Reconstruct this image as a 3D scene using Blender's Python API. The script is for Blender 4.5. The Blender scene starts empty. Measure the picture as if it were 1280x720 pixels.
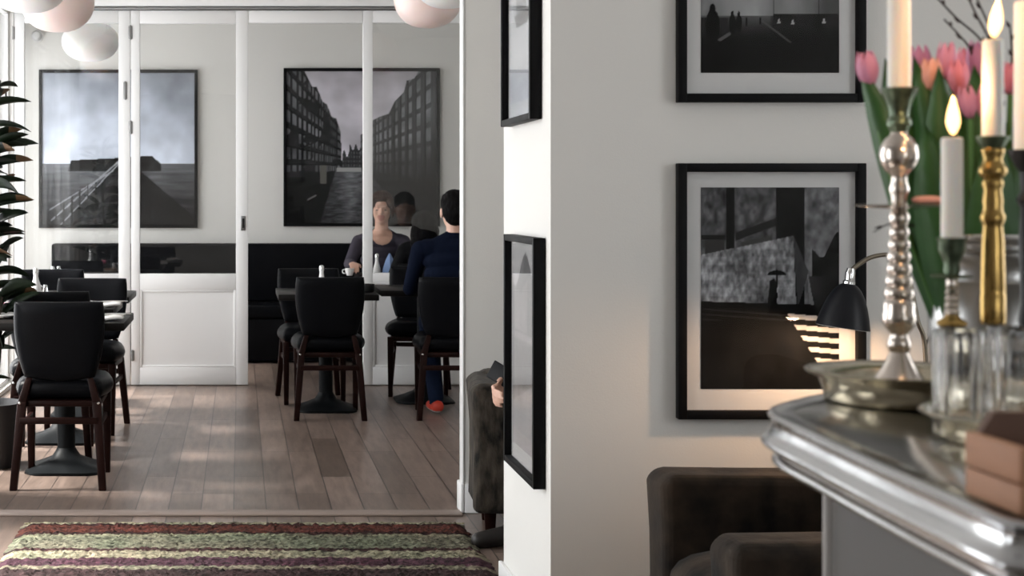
import bpy, bmesh, math, random
from mathutils import Vector, Matrix, noise
R = math.radians
PI = math.pi
random.seed(7)
SC = bpy.context.scene
COL = SC.collection
FPX, XV, YV, CH = 1900.0, 300.0, 248.0, 1.34     # focal length in px, central vanishing point, camera height


def W(px, py, d):
    return Vector(((px - XV) * d / FPX, d, CH - (py - YV) * d / FPX))


# ------------------------------------------------------------------ materials
def mat(name, col, rough=0.5, metal=0.0, var=0.0, scale=8.0, bump=0.0, bscale=60.0, sheen=0.0, coat=0.0, spec=None,
        trans=0.0, ior=1.45, emit=None, estr=0.0, sss=0.0, stretch=(1, 1, 1)):
    m = bpy.data.materials.new(name)
    m.use_nodes = True
    nt = m.node_tree
    b = nt.nodes['Principled BSDF']
    b.inputs['Base Color'].default_value = (*col, 1)
    b.inputs['Roughness'].default_value = rough
    b.inputs['Metallic'].default_value = metal
    b.inputs['Sheen Weight'].default_value = sheen
    b.inputs['Coat Weight'].default_value = coat
    b.inputs['Transmission Weight'].default_value = trans
    b.inputs['IOR'].default_value = ior
    if spec is not None:
        b.inputs['Specular IOR Level'].default_value = spec
    if sss:
        b.inputs['Subsurface Weight'].default_value = sss
        b.inputs['Subsurface Radius'].default_value = (0.02, 0.012, 0.008)
    if emit:
        b.inputs['Emission Color'].default_value = (*emit, 1)
        b.inputs['Emission Strength'].default_value = estr
    tc = nt.nodes.new('ShaderNodeTexCoord')
    mp = nt.nodes.new('ShaderNodeMapping')
    mp.inputs['Scale'].default_value = stretch
    nt.links.new(tc.outputs['Object'], mp.inputs['Vector'])
    if var:
        n = nt.nodes.new('ShaderNodeTexNoise')
        n.inputs['Scale'].default_value = scale
        n.inputs['Detail'].default_value = 6
        nt.links.new(mp.outputs['Vector'], n.inputs['Vector'])
        mx = nt.nodes.new('ShaderNodeMix')
        mx.data_type = 'RGBA'
        mx.inputs[6].default_value = (*[max(0, c * (1 - var)) for c in col], 1)
        mx.inputs[7].default_value = (*[min(1, c * (1 + var)) for c in col], 1)
        if var >= .5:            # strong mottling: stretch the noise contrast
            mr = nt.nodes.new('ShaderNodeMapRange')
            mr.inputs[1].default_value = .33; mr.inputs[2].default_value = .67
            nt.links.new(n.outputs['Fac'], mr.inputs[0])
            nt.links.new(mr.outputs[0], mx.inputs[0])
        else:
            nt.links.new(n.outputs['Fac'], mx.inputs[0])
        nt.links.new(mx.outputs[2], b.inputs['Base Color'])
    if bump:
        n2 = nt.nodes.new('ShaderNodeTexNoise')
        n2.inputs['Scale'].default_value = bscale
        n2.inputs['Detail'].default_value = 4
        nt.links.new(mp.outputs['Vector'], n2.inputs['Vector'])
        bp = nt.nodes.new('ShaderNodeBump')
        bp.inputs['Strength'].default_value = bump
        bp.inputs['Distance'].default_value = 0.01
        nt.links.new(n2.outputs['Fac'], bp.inputs['Height'])
        nt.links.new(bp.outputs['Normal'], b.inputs['Normal'])
    return m


def glass_pane(name, tint=(1, 1, 1), f0=0.04):
    """clear sheet glass: straight-through transmission plus a Schlick mirror reflection"""
    m = bpy.data.materials.new(name)
    m.use_nodes = True
    nt = m.node_tree
    nt.nodes.clear()
    out = nt.nodes.new('ShaderNodeOutputMaterial')
    tr = nt.nodes.new('ShaderNodeBsdfTransparent')
    tr.inputs[0].default_value = (*tint, 1)
    gl = nt.nodes.new('ShaderNodeBsdfGlossy')
    gl.inputs['Roughness'].default_value = 0.0
    lw = nt.nodes.new('ShaderNodeLayerWeight')
    lw.inputs['Blend'].default_value = 0.5
    pw = nt.nodes.new('ShaderNodeMath'); pw.operation = 'POWER'; pw.inputs[1].default_value = 5
    ma = nt.nodes.new('ShaderNodeMath'); ma.operation = 'MULTIPLY_ADD'
    ma.inputs[1].default_value = 1 - f0; ma.inputs[2].default_value = f0
    mx = nt.nodes.new('ShaderNodeMixShader')
    nt.links.new(lw.outputs['Facing'], pw.inputs[0])
    nt.links.new(pw.outputs[0], ma.inputs[0])
    nt.links.new(ma.outputs[0], mx.inputs[0])
    nt.links.new(tr.outputs[0], mx.inputs[1])
    nt.links.new(gl.outputs[0], mx.inputs[2])
    nt.links.new(mx.outputs[0], out.inputs['Surface'])
    return m


def floor_material():
    m = mat('oak_planks', (0.3, 0.25, 0.22), 0.30)
    nt = m.node_tree
    b = nt.nodes['Principled BSDF']
    tc = nt.nodes.new('ShaderNodeTexCoord')
    mp = nt.nodes.new('ShaderNodeMapping')
    mp.inputs['Rotation'].default_value = (0, 0, R(90))
    mp.inputs['Location'].default_value = (0, 0.027, 0)
    nt.links.new(tc.outputs['Object'], mp.inputs['Vector'])
    br = nt.nodes.new('ShaderNodeTexBrick')
    br.inputs['Scale'].default_value = 1.0
    br.inputs['Brick Width'].default_value = 1.15
    br.inputs['Row Height'].default_value = 0.141
    br.inputs['Mortar Size'].default_value = 0.003
    br.inputs['Mortar Smooth'].default_value = 0.2
    br.inputs['Bias'].default_value = 0.0
    br.offset = 0.37
    br.offset_frequency = 3
    br.inputs['Color1'].default_value = (0.120, 0.089, 0.073, 1)
    br.inputs['Color2'].default_value = (0.235, 0.178, 0.15, 1)
    br.inputs['Mortar'].default_value = (0.05, 0.04, 0.036, 1)
    nt.links.new(mp.outputs['Vector'], br.inputs['Vector'])
    mp2 = nt.nodes.new('ShaderNodeMapping')
    mp2.inputs['Scale'].default_value = (14, 1.6, 1)
    nt.links.new(tc.outputs['Object'], mp2.inputs['Vector'])
    n = nt.nodes.new('ShaderNodeTexNoise')
    n.inputs['Scale'].default_value = 2.2
    n.inputs['Detail'].default_value = 9
    n.inputs['Roughness'].default_value = 0.65
    nt.links.new(mp2.outputs['Vector'], n.inputs['Vector'])
    rp = nt.nodes.new('ShaderNodeValToRGB')
    rp.color_ramp.elements[0].position = 0.3
    rp.color_ramp.elements[0].color = (0.6, 0.6, 0.6, 1)
    rp.color_ramp.elements[1].position = 0.7
    rp.color_ramp.elements[1].color = (1.25, 1.22, 1.2, 1)
    nt.links.new(n.outputs['Fac'], rp.inputs['Fac'])
    mx = nt.nodes.new('ShaderNodeMix')
    mx.data_type = 'RGBA'
    mx.blend_type = 'MULTIPLY'
    mx.inputs[0].default_value = 1
    nt.links.new(br.outputs['Color'], mx.inputs[6])
    nt.links.new(rp.outputs['Color'], mx.inputs[7])
    nt.links.new(mx.outputs[2], b.inputs['Base Color'])
    bp = nt.nodes.new('ShaderNodeBump')
    bp.inputs['Strength'].default_value = 0.35
    bp.inputs['Distance'].default_value = 0.004
    sub = nt.nodes.new('ShaderNodeMath'); sub.operation = 'MULTIPLY_ADD'
    sub.inputs[1].default_value = -1.0
    nt.links.new(br.outputs['Fac'], sub.inputs[0])
    nt.links.new(n.outputs['Fac'], sub.inputs[2])
    nt.links.new(sub.outputs[0], bp.inputs['Height'])
    nt.links.new(bp.outputs['Normal'], b.inputs['Normal'])
    return m


def attr_material(name, rough=0.6, bump=0.0, spec=.3):
    m = mat(name, (0.5, 0.5, 0.5), rough, bump=bump, bscale=200, spec=spec)
    nt = m.node_tree
    a = nt.nodes.new('ShaderNodeAttribute')
    a.attribute_name = 'ink'
    nt.links.new(a.outputs['Color'], nt.nodes['Principled BSDF'].inputs['Base Color'])
    return m


M = dict(
    wall=mat('painted_wall', (0.70, 0.69, 0.665), 0.75, var=0.02, scale=3, bump=0.06, bscale=180),
    ceil=mat('ceiling_paint', (0.8, 0.8, 0.78), 0.8, var=0.02),
    white=mat('white_gloss_paint', (0.80, 0.80, 0.80), 0.35, var=0.015, scale=4),
    floor=floor_material(),
    threshold=mat('threshold_wood', (0.27, 0.21, 0.18), 0.45, var=0.25, scale=5, stretch=(1, 12, 1)),
    leather=mat('black_leather', (0.0042, 0.0045, 0.0056), 0.36, spec=.07, var=0.3, scale=9, bump=0.12, bscale=70),
    darkwood=mat('dark_stained_wood', (0.013, 0.0045, 0.0035), 0.42, spec=.1, var=0.4, scale=6, stretch=(8, 8, 1)),
    blackwood=mat('black_stained_top', (0.006, 0.005, 0.0045), 0.42, spec=.14, var=0.3, scale=8),
    iron=mat('black_cast_iron', (0.005, 0.006, 0.0068), 0.5, spec=.12, var=0.3, bump=0.05, bscale=90),
    stud=mat('chrome_stud', (0.75, 0.75, 0.75), 0.18, 1.0),
    chrome=mat('chrome', (0.7, 0.7, 0.7), 0.15, 1.0),
    hinge=mat('hinge_steel', (0.3, 0.3, 0.3), 0.35, 1.0),
    frame=mat('black_frame_lacquer', (0.0035, 0.0035, 0.004), 0.5, spec=.12, var=0.2),
    matboard=mat('mat_board', (0.62, 0.62, 0.62), 0.8, var=0.01),
    ink=attr_material('photo_paper', 0.6, spec=.1),
    pane=glass_pane('window_glass', (0.985, 0.985, 0.98), 0.05),
    pglass=glass_pane('picture_glass', (0.99, 0.99, 0.99), 0.010),
    opal=mat('opal_glass_white', (0.86, 0.84, 0.83), 0.3, sss=0.4, var=0.01),
    opalpinklit=mat('opal_glass_pinklit', (0.85, 0.69, 0.65), 0.3, sss=0.4, var=0.01),  # white opal shade, with the pink light on it put into the base colour
    cord=mat('black_cable', (0.02, 0.02, 0.02), 0.6, var=0.1),
    pewter=mat('worn_pewter', (0.50, 0.455, 0.36), 0.24, 1.0, var=0.3, scale=14, bump=0.12, bscale=40),
    zinc=mat('zinc_bar_top', (0.40, 0.385, 0.355), 0.15, 1.0, var=0.16, scale=7, bump=0.03, bscale=25),
    zincedge=mat('polished_zinc_edge', (0.44, 0.445, 0.455), 0.17, 1.0, var=0.08, scale=20, bump=0.05, bscale=18),
    barpanel=mat('grey_bar_panel', (0.055, 0.054, 0.053), 0.45, 0.2, var=0.2, scale=5),
    barpost=mat('brushed_bar_post', (0.22, 0.205, 0.195), 0.5, 0.6, var=0.1),
    silver=mat('aged_silver', (0.60, 0.54, 0.49), 0.2, 1.0, var=0.25, scale=40, bump=0.08, bscale=60),
    patina=mat('green_patina', (0.095, 0.125, 0.085), 0.32, 0.8, var=0.6, scale=60),
    brass=mat('old_brass', (0.38, 0.25, 0.085), 0.27, 1.0, var=0.3, scale=40),
    blackmetal=mat('blackened_metal', (0.02, 0.02, 0.02), 0.4, 0.6, var=0.2),
    wax=mat('white_wax', (0.85, 0.80, 0.74), 0.45, sss=0.6, var=0.02),
    wick=mat('burnt_wick', (0.02, 0.015, 0.01), 0.9, var=0.1),
    flame=mat('candle_flame', (1, 0.7, 0.3), 0.5, emit=(1.0, 0.60, 0.24), estr=3.6),
    crystal=mat('ribbed_crystal', (0.97, 0.98, 1.0), 0.04, trans=1.0, ior=1.48, var=0.01),
    smallglass=mat('clear_glass', (0.92, 0.94, 0.95), 0.05, trans=0.85, ior=1.45, var=0.01),
    bucket=mat('ribbed_zinc_bucket', (0.34, 0.34, 0.335), 0.28, 1.0, var=0.2, scale=10),
    leaf=mat('tulip_leaf', (0.030, 0.095, 0.024), 0.45, var=0.4, scale=25),
    stem=mat('tulip_stem', (0.07, 0.17, 0.04), 0.45, var=0.2, scale=20),
    twig=mat('dark_bark', (0.022, 0.014, 0.014), 0.7, var=0.4, bump=0.2),
    crate=mat('reddish_crate_wood', (0.36, 0.175, 0.095), 0.6, var=0.3, scale=7, stretch=(3, 1, 14), bump=0.1),
    cratedark=mat('crate_inside', (0.12, 0.065, 0.045), 0.7, var=0.3, scale=7, stretch=(1, 3, 14)),
    velvet=mat('brown_velvet', (0.016, 0.0105, 0.0065), 0.8, var=0.9, scale=9, sheen=0.03, bump=0.5, bscale=16, spec=0.2),
    velvetgrey=mat('grey_brown_velvet', (0.032, 0.026, 0.020), 0.8, var=.95, scale=17, stretch=(1.6, 1.6, .7), sheen=0.05, bump=0.8, bscale=16, spec=0.2),
    lampblack=mat('satin_black_metal', (0.006, 0.0065, 0.009), 0.42, spec=.25, var=0.1),
    lampinside=mat('lamp_white_lining', (0.85, 0.82, 0.78), 0.5, var=0.01),
    bulb=mat('warm_bulb', (1, 0.8, 0.5), 0.4, emit=(1.0, 0.6, 0.28), estr=25),
    plant=mat('dark_glossy_leaf', (0.007, 0.013, 0.006), 0.4, spec=.2, var=0.6, scale=6),
    plantdry=mat('dry_leaf_tip', (0.11, 0.055, 0.02), 0.6, var=0.3),
    bark=mat('plant_cane', (0.05, 0.04, 0.03), 0.8, var=0.4, scale=30, bump=0.3),
    pot=mat('dark_pot', (0.03, 0.03, 0.032), 0.5, var=0.2),
    soil=mat('soil', (0.02, 0.015, 0.01), 0.95, var=0.5, bump=0.5),
    skin=mat('skin', (0.62, 0.38, 0.29), 0.5, sss=0.1, var=0.06, scale=20),
    lips=mat('lips', (0.44, 0.20, 0.165), 0.5, var=0.05),
    brownhair=mat('brown_hair', (0.035, 0.014, 0.009), 0.5, spec=.2, var=0.6, scale=10, stretch=(20, 20, 2), bump=0.4),
    blackhair=mat('black_hair', (0.004, 0.0035, 0.0035), 0.6, spec=.06, var=0.5, scale=10, stretch=(20, 20, 2), bump=0.4),
    plum=mat('dark_plum_knit', (0.040, 0.034, 0.050), 0.85, var=0.2, scale=40, bump=0.2, bscale=120),
    navy=mat('navy_knit', (0.0038, 0.0062, 0.0155), 0.9, spec=.06, var=0.25, scale=30, bump=0.25, bscale=120),
    black=mat('black_cloth', (0.006, 0.006, 0.007), 0.9, spec=.1, var=0.2, bump=0.2, bscale=60),
    jeans=mat('blue_denim', (0.009, 0.016, 0.038), 0.85, spec=.1, var=0.3, scale=40, bump=0.15, bscale=160),
    shoered=mat('red_trainer_fabric', (0.62, 0.055, 0.03), 0.55, var=0.35, scale=35),
    shoesole=mat('pale_rubber', (0.6, 0.6, 0.58), 0.6, var=0.1),
    shoedark=mat('dark_shoe_leather', (0.015, 0.013, 0.012), 0.45, var=0.3),
    eye=mat('dark_eye', (0.02, 0.015, 0.012), 0.2, var=0.1),
    porcelain=mat('white_porcelain', (0.82, 0.82, 0.82), 0.2, var=0.01),
    napkin=mat('white_napkin', (0.72, 0.70, 0.68), 0.85, var=0.05, bump=0.2),
    pinknap=mat('pink_napkin', (0.75, 0.16, 0.28), 0.85, var=0.1),
    bluenap=mat('blue_napkin', (0.22, 0.32, 0.55), 0.85, var=0.1, bump=0.2),
    tan=mat('tan_menu_cover', (0.22, 0.12, 0.07), 0.7, var=0.2),
    paper=mat('menu_paper', (0.75, 0.74, 0.70), 0.8, var=0.03),
    petal1=mat('peach_tulip', (0.74, 0.37, 0.30), 0.5, var=0.25, scale=40, sss=0.15, stretch=(1, 1, .3)),
    petal2=mat('pink_tulip', (0.68, 0.22, 0.31), 0.5, var=0.3, scale=40, sss=0.15, stretch=(1, 1, .3)),
    petal3=mat('lilac_tulip', (0.46, 0.19, 0.35), 0.5, var=0.3, scale=40, sss=0.15, stretch=(1, 1, .3)),
    petal4=mat('rose_tulip', (0.60, 0.25, 0.38), 0.5, var=0.3, scale=40, sss=0.15, stretch=(1, 1, .3)),
    screen=mat('black_phone_glass', (0.005, 0.005, 0.006), 0.4, spec=.12, var=0.1),
)


# ------------------------------------------------------------------ object helpers
def obj(name, bm, m, parent=None, loc=(0, 0, 0), smooth=40):
    me = bpy.data.meshes.new(name)
    bmesh.ops.recalc_face_normals(bm, faces=bm.faces)
    bm.to_mesh(me)
    bm.free()
    for k in (m if isinstance(m, (list, tuple)) else [m]):
        me.materials.append(k)
    if smooth:
        me.shade_smooth()
        me.set_sharp_from_angle(angle=R(smooth))
    o = bpy.data.objects.new(name, me)
    COL.objects.link(o)
    o.location = loc
    if parent:
        o.parent = parent
    return o


def tag(o, label, cat, group=None):
    o['label'] = label
    o['category'] = cat
    if group:
        o['group'] = group
    return o


def thing(name, label, cat, loc=(0, 0, 0), rotz=0.0, group=None):
    o = bpy.data.objects.new(name, None)
    o.empty_display_size = 0.1
    COL.objects.link(o)
    o.location = loc
    o.rotation_euler = (0, 0, rotz)
    return tag(o, label, cat, group)


def struct(name, bm, m, parent=None, loc=(0, 0, 0), smooth=30):
    o = obj(name, bm, m, parent, loc, smooth)
    if not parent:
        o['kind'] = 'structure'
    return o


def dup(root, loc, rotz, label, group=None):
    r = root.copy()
    COL.objects.link(r)
    r.location = loc
    r.rotation_euler = (0, 0, rotz)
    r['label'] = label
    if group:
        r['group'] = group
    for ch in list(root.children):
        c = ch.copy()
        COL.objects.link(c)
        c.parent = r
        for g in list(ch.children):
            d = g.copy()
            COL.objects.link(d)
            d.parent = c
    return r


def box(bm, x0, x1, y0, y1, z0, z1, bev=0.0, seg=2, mi=0):
    nb = bmesh.new()
    bmesh.ops.create_cube(nb, size=1)
    for v in nb.verts:
        v.co = Vector((x0 + (v.co.x + .5) * (x1 - x0), y0 + (v.co.y + .5) * (y1 - y0), z0 + (v.co.z + .5) * (z1 - z0)))
    if bev:
        bmesh.ops.bevel(nb, geom=list(nb.edges), offset=bev, segments=seg, profile=0.5, affect='EDGES')
    return merge(bm, nb, mi)


def merge(bm, nb, mi=None, mtx=None):
    mp = {}
    for v in nb.verts:
        mp[v] = bm.verts.new(mtx @ v.co if mtx else v.co)
    for f in nb.faces:
        try:
            g = bm.faces.new([mp[v] for v in f.verts])
            g.material_index = f.material_index if mi is None else mi
        except ValueError:
            pass
    out = list(mp.values())
    nb.free()
    return out


def lathe(bm, prof, n=32, c=(0, 0, 0), mi=0, rib=0.0, ribs=0, mtx=None):
    """prof: list of (radius, z); closed at radius 0 ends"""
    rings = []
    for r, z in prof:
        if r <= 1e-6:
            rings.append([bm.verts.new((c[0], c[1], c[2] + z))])
        else:
            ring = []
            for k in range(n):
                a = 2 * PI * k / n
                rr = r * (1 + rib * math.cos(ribs * a)) if rib else r
                ring.append(bm.verts.new((c[0] + rr * math.cos(a), c[1] + rr * math.sin(a), c[2] + z)))
            rings.append(ring)
    allv = [v for r_ in rings for v in r_]
    for a, b in zip(rings, rings[1:]):
        if len(a) == 1 and len(b) == 1:
            continue
        for k in range(n):
            k2 = (k + 1) % n
            if len(a) == 1:
                f = bm.faces.new((a[0], b[k2], b[k]))
            elif len(b) == 1:
                f = bm.faces.new((a[k], a[k2], b[0]))
            else:
                f = bm.faces.new((a[k], a[k2], b[k2], b[k]))
            f.material_index = mi
    if mtx:
        for v in allv:
            v.co = mtx @ v.co
    return allv


def tube(bm, pts, rad, n=10, mi=0, cap=True):
    pts = [Vector(p) for p in pts]
    if not isinstance(rad, (list, tuple)):
        rad = [rad] * len(pts)
    rings = []
    up = Vector((0.13, 0.31, 0.94)).normalized()
    for i, p in enumerate(pts):
        t = (pts[min(i + 1, len(pts) - 1)] - pts[max(i - 1, 0)]).normalized()
        if abs(t.dot(up)) > 0.97:
            up = Vector((1, 0.2, 0)).normalized()
        s = t.cross(up).normalized()
        u = s.cross(t).normalized()
        rings.append([bm.verts.new(p + rad[i] * (math.cos(2 * PI * k / n) * s + math.sin(2 * PI * k / n) * u)) for k in range(n)])
    for a, b in zip(rings, rings[1:]):
        for k in range(n):
            f = bm.faces.new((a[k], a[(k + 1) % n], b[(k + 1) % n], b[k]))
            f.material_index = mi
    if cap:
        bm.faces.new(rings[0]).material_index = mi
        bm.faces.new(rings[-1]).material_index = mi


def curve(pts, n=8):
    """Catmull-Rom through the points"""
    P = [Vector(p) for p in pts]
    P = [2 * P[0] - P[1]] + P + [2 * P[-1] - P[-2]]
    out = []
    for i in range(1, len(P) - 2):
        for k in range(n):
            t = k / n
            a, b, c, d = P[i - 1], P[i], P[i + 1], P[i + 2]
            out.append(.5 * ((2 * b) + (c - a) * t + (2 * a - 5 * b + 4 * c - d) * t * t + (3 * b - a - 3 * c + d) * t ** 3))
    out.append(P[-2])
    return out


def bar(bm, p0, p1, w0, w1, mi=0, bev=0.004):
    """square-section tapering bar (w = (x, y) sizes) from p0 to p1, mostly vertical"""
    nb = bmesh.new()
    bmesh.ops.create_cube(nb, size=1)
    p0, p1 = Vector(p0), Vector(p1)
    for v in nb.verts:
        lo = v.co.z < 0
        p, w = (p0, w0) if lo else (p1, w1)
        v.co = Vector((p.x + v.co.x * w[0], p.y + v.co.y * w[1], p.z))
    if bev:
        bmesh.ops.bevel(nb, geom=list(nb.edges), offset=bev, segments=2, profile=0.5, affect='EDGES')
    merge(bm, nb, mi)


def puff(bm, w, h, t, n=16, pw=6, k=0.35, fn=None, mi=0):
    """rounded padded slab: w along x, h along z, thickness t along y, then deformed by fn"""
    sides = []
    for s in (-1, 1):
        g = []
        for j in range(n + 1):
            row = []
            for i in range(n + 1):
                # denser near the rim
                a = math.sin((2 * i / n - 1) * PI / 2)
                b = math.sin((2 * j / n - 1) * PI / 2)
                x = a * math.sqrt(max(0, 1 - k * b * b / 2)) / 1.0
                z = b * math.sqrt(max(0, 1 - k * a * a / 2)) / 1.0
                m_ = max(abs(a), abs(b))
                y = s * 0.5 * math.sqrt(max(0.0, 1 - m_ ** pw))
                co = Vector((x * w / 2, y * t, z * h / 2))
                row.append(fn(co) if fn else co)
            g.append(row)
        sides.append(g)
    vs = [[[bm.verts.new(c) for c in row] for row in g] for g in sides]
    # weld rim
    for j in range(n):
        for i in range(n):
            for s in (0, 1):
                q = [vs[s][j][i], vs[s][j][i + 1], vs[s][j + 1][i + 1], vs[s][j + 1][i]]
                bm.faces.new(q).material_index = mi
    bmesh.ops.remove_doubles(bm, verts=[v for g in vs for r_ in g for v in r_], dist=1e-5)


def poly_prism(bm, pts, z0, z1, mi=0, mtx=None):
    a = [bm.verts.new((p[0], p[1], z0)) for p in pts]
    b = [bm.verts.new((p[0], p[1], z1)) for p in pts]
    n = len(pts)
    bm.faces.new(list(reversed(a))).material_index = mi
    bm.faces.new(b).material_index = mi
    for k in range(n):
        bm.faces.new((a[k], a[(k + 1) % n], b[(k + 1) % n], b[k])).material_index = mi
    if mtx:
        for v in a + b:
            v.co = mtx @ v.co


def NB():
    return bmesh.new()


# ------------------------------------------------------------------ the rooms
XL, XLF, XR = -1.62, -2.5, 3.3          # left wall of the dining room, left wall of the front room, right wall
YB, Y0 = 12.95, -1.8                     # back wall, wall behind the camera
ZC = 2.95
YP0 = 10.94
bm = NB(); box(bm, XLF - .3, XR + .3, Y0 - .3, YB + .3, -0.12, 0)
struct('floor', bm, M['floor'])
bm = NB(); box(bm, XLF - .3, XR + .3, Y0 - .3, YB + .3, ZC, ZC + .15)
struct('ceiling', bm, M['ceil'])
bm = NB(); box(bm, XLF, XR + .2, YB, YB + .2, 0, ZC)
struct('wall_back', bm, M['wall'])


def wall_x(name, x0, x1, ya, yb, openings):
    """a wall of constant x, with openings (y0, y1, z0, z1)"""
    bm = NB()
    ys = ya
    for (a, b, z0, z1) in sorted(openings):
        if a > ys:
            box(bm, x0, x1, ys, a, 0, ZC)
        if z0 > 0.001:
            box(bm, x0, x1, a, b, 0, z0)
        box(bm, x0, x1, a, b, z1, ZC)
        ys = b
    if ys < yb:
        box(bm, x0, x1, ys, yb, 0, ZC)
    return struct(name, bm, M['wall'])


def window_x(name, x, y0, y1, z0, z1, leaves=2, flip=1, handle=False, slim=False):
    """window in a constant-x wall; flip=1: room on the +x side"""
    bm = NB()
    w = 0.022 if slim else 0.034
    ms = .012 if slim else .022
    t0, t1 = x - .025, x + .025
    box(bm, t0, t1, y0, y0 + w, z0, z1, .004)
    box(bm, t0, t1, y1 - w, y1, z0, z1, .004)
    box(bm, t0, t1, y0 + w, y1 - w, z1 - w, z1, .004)
    box(bm, t0, t1, y0 + w, y1 - w, z0, z0 + w * 1.5, .004)
    L = (y1 - y0 - 2 * w) / leaves
    for k in range(1, leaves):
        yy = y0 + w + L * k
        box(bm, t0, t1, yy - ms, yy + ms, z0 + w * 1.5, z1 - w, .004)
    f = struct(name, bm, M['white'])
    for k in range(leaves):
        bm = NB()
        box(bm, x - .003, x + .003, y0 + w + L * k + .0, y0 + w + L * (k + 1), z0 + .05, z1 - .04)
        struct('glass_pane', bm, M['pane'], f)
    if handle:
        bm = NB()
        xx = x + .035 * flip
        yy = y0 + w + L
        box(bm, xx - .004, xx + .008, yy - .012, yy + .012, 2.02, 2.15, .003)
        tube(bm, [(xx + .008, yy, 2.09), (xx + .04, yy, 2.09), (xx + .045, yy, 2.0)], .007, 8)
        struct('window_handle', bm, M['blackmetal'], f)
    return f


# left wall of the dining room: French windows down to the floor
dopen = [(6.95, 8.55, .12, 2.62), (8.75, 9.85, .12, 2.62), (9.95, 10.87, .03, 2.68)]
bopen = [(11.15, 12.75, .3, 2.62)]
wall_x('wall_left', XL - .2, XL, 6.48, YP0, dopen)
XLB = -2.02
wall_x('wall_left_back', XLB - .2, XLB, YP0, YB, bopen)
bm = NB(); box(bm, XLB, XL - .2, YP0 - .2, YP0, 0, ZC); struct('wall_left_step', bm, M['wall'])
window_x('window_10', XLB - .06, *bopen[0])
for i, o in enumerate(dopen):
    window_x('window_%d' % (i + 1), XL - .06, *o, leaves=2, handle=(i == 2), slim=(i == 2))
# left wall of the front room
fopen = [(1.0, 1.9, .6, 2.4), (3.6, 6.2, .12, 2.75)]
wall_x('wall_left_front', XLF - .2, XLF, Y0, 6.56, fopen)
for i, o in enumerate(fopen):
    window_x('window_%d' % (i + 5), XLF - .06, *o)
# right wall
ropen = [(1.6, 2.8, .9, 2.4)]
wall_x('wall_right', XR, XR + .2, Y0, YB, ropen)
for i, o in enumerate(ropen):
    window_x('window_%d' % (i + 8), XR + .06, *o, flip=-1)
# wall behind the camera
RW = (1.25, 2.25, .95, 2.2)
bm = NB()
box(bm, XLF, RW[0], Y0 - .2, Y0, 0, ZC); box(bm, RW[1], XR, Y0 - .2, Y0, 0, ZC)
box(bm, RW[0], RW[1], Y0 - .2, Y0, 0, RW[2]); box(bm, RW[0], RW[1], Y0 - .2, Y0, RW[3], ZC)
struct('wall_rear', bm, M['wall'])
bm = NB()
for q in ((RW[0], RW[0] + .04, RW[2], RW[3]), (RW[1] - .04, RW[1], RW[2], RW[3]), (1.73, 1.77, RW[2] + .04, RW[3] - .04), (RW[0] + .04, RW[1] - .04, RW[2], RW[2] + .04), (RW[0] + .04, RW[1] - .04, RW[3] - .04, RW[3])):
    box(bm, q[0], q[1], Y0 - .09, Y0 - .04, q[2], q[3], .003)
f_ = struct('window_9', bm, M['white'])
bm = NB(); box(bm, RW[0] + .03, RW[1] - .03, Y0 - .067, Y0 - .061, RW[2] + .03, RW[3] - .03); struct('glass_pane', bm, M['pane'], f_)
# return between the two left walls, pictured pier, wall end behind the armchair
bm = NB(); box(bm, XLF - .2, XL, 6.48, 6.56, 0, ZC); struct('wall_left_return', bm, M['wall'])
XP = 0.887
bm = NB(); box(bm, XP, XR, 4.34, 5.11, 0, ZC); struct('wall_pier', bm, M['wall'])
bm = NB(); box(bm, .956, XR, 6.48, 6.56, 0, ZC); struct('wall_middle', bm, M['wall'])


def baseboard(bm, pts, h=.12, t=.016):
    for (a, b) in zip(pts, pts[1:]):
        x0, x1 = sorted((a[0], b[0])); y0, y1 = sorted((a[1], b[1]))
        box(bm, x0 - t, x1 + t, y0 - t, y1 + t, 0, h, .006)


bm = NB(); box(bm, XP - .016, XP, 4.324, 5.126, 0, .12, .005); box(bm, XP, XR, 4.324, 4.34, 0, .12, .005)
box(bm, XP, XR, 5.11, 5.126, 0, .12, .005)
struct('baseboard_pier', bm, M['white'])
bm = NB(); box(bm, .938, .956, 6.462, 6.578, 0, .125, .006); box(bm, .956, XR, 6.462, 6.48, 0, .125, .005)
box(bm, .956, XR, 6.56, 6.578, 0, .125, .005)
struct('baseboard_middle', bm, M['white'])
bm = NB(); box(bm, .948, .956, 6.476, 6.564, .125, ZC, .002)
struct('trim_2', bm, M['white'])            # white painted end of the wall
bm = NB(); box(bm, XL, .94, 6.40, 6.50, 0, .010, .004); struct('trim_1', bm, M['threshold'])

# ---- folding glazed partition
YP = 10.9
ZT = 2.69


def px(x):
    return (x - XV) * YP / FPX


def pz(y):
    return CH - (y - YV) * YP / FPX


bm = NB()
box(bm, XL, XR, YP - .03, YP + .09, 2.715, ZC, .003)
box(bm, XL, XR, YP - .035, YP + .06, 2.690, 2.708, .003, mi=1)
struct('trim_3', bm, [M['white'], M['hinge']])


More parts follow.
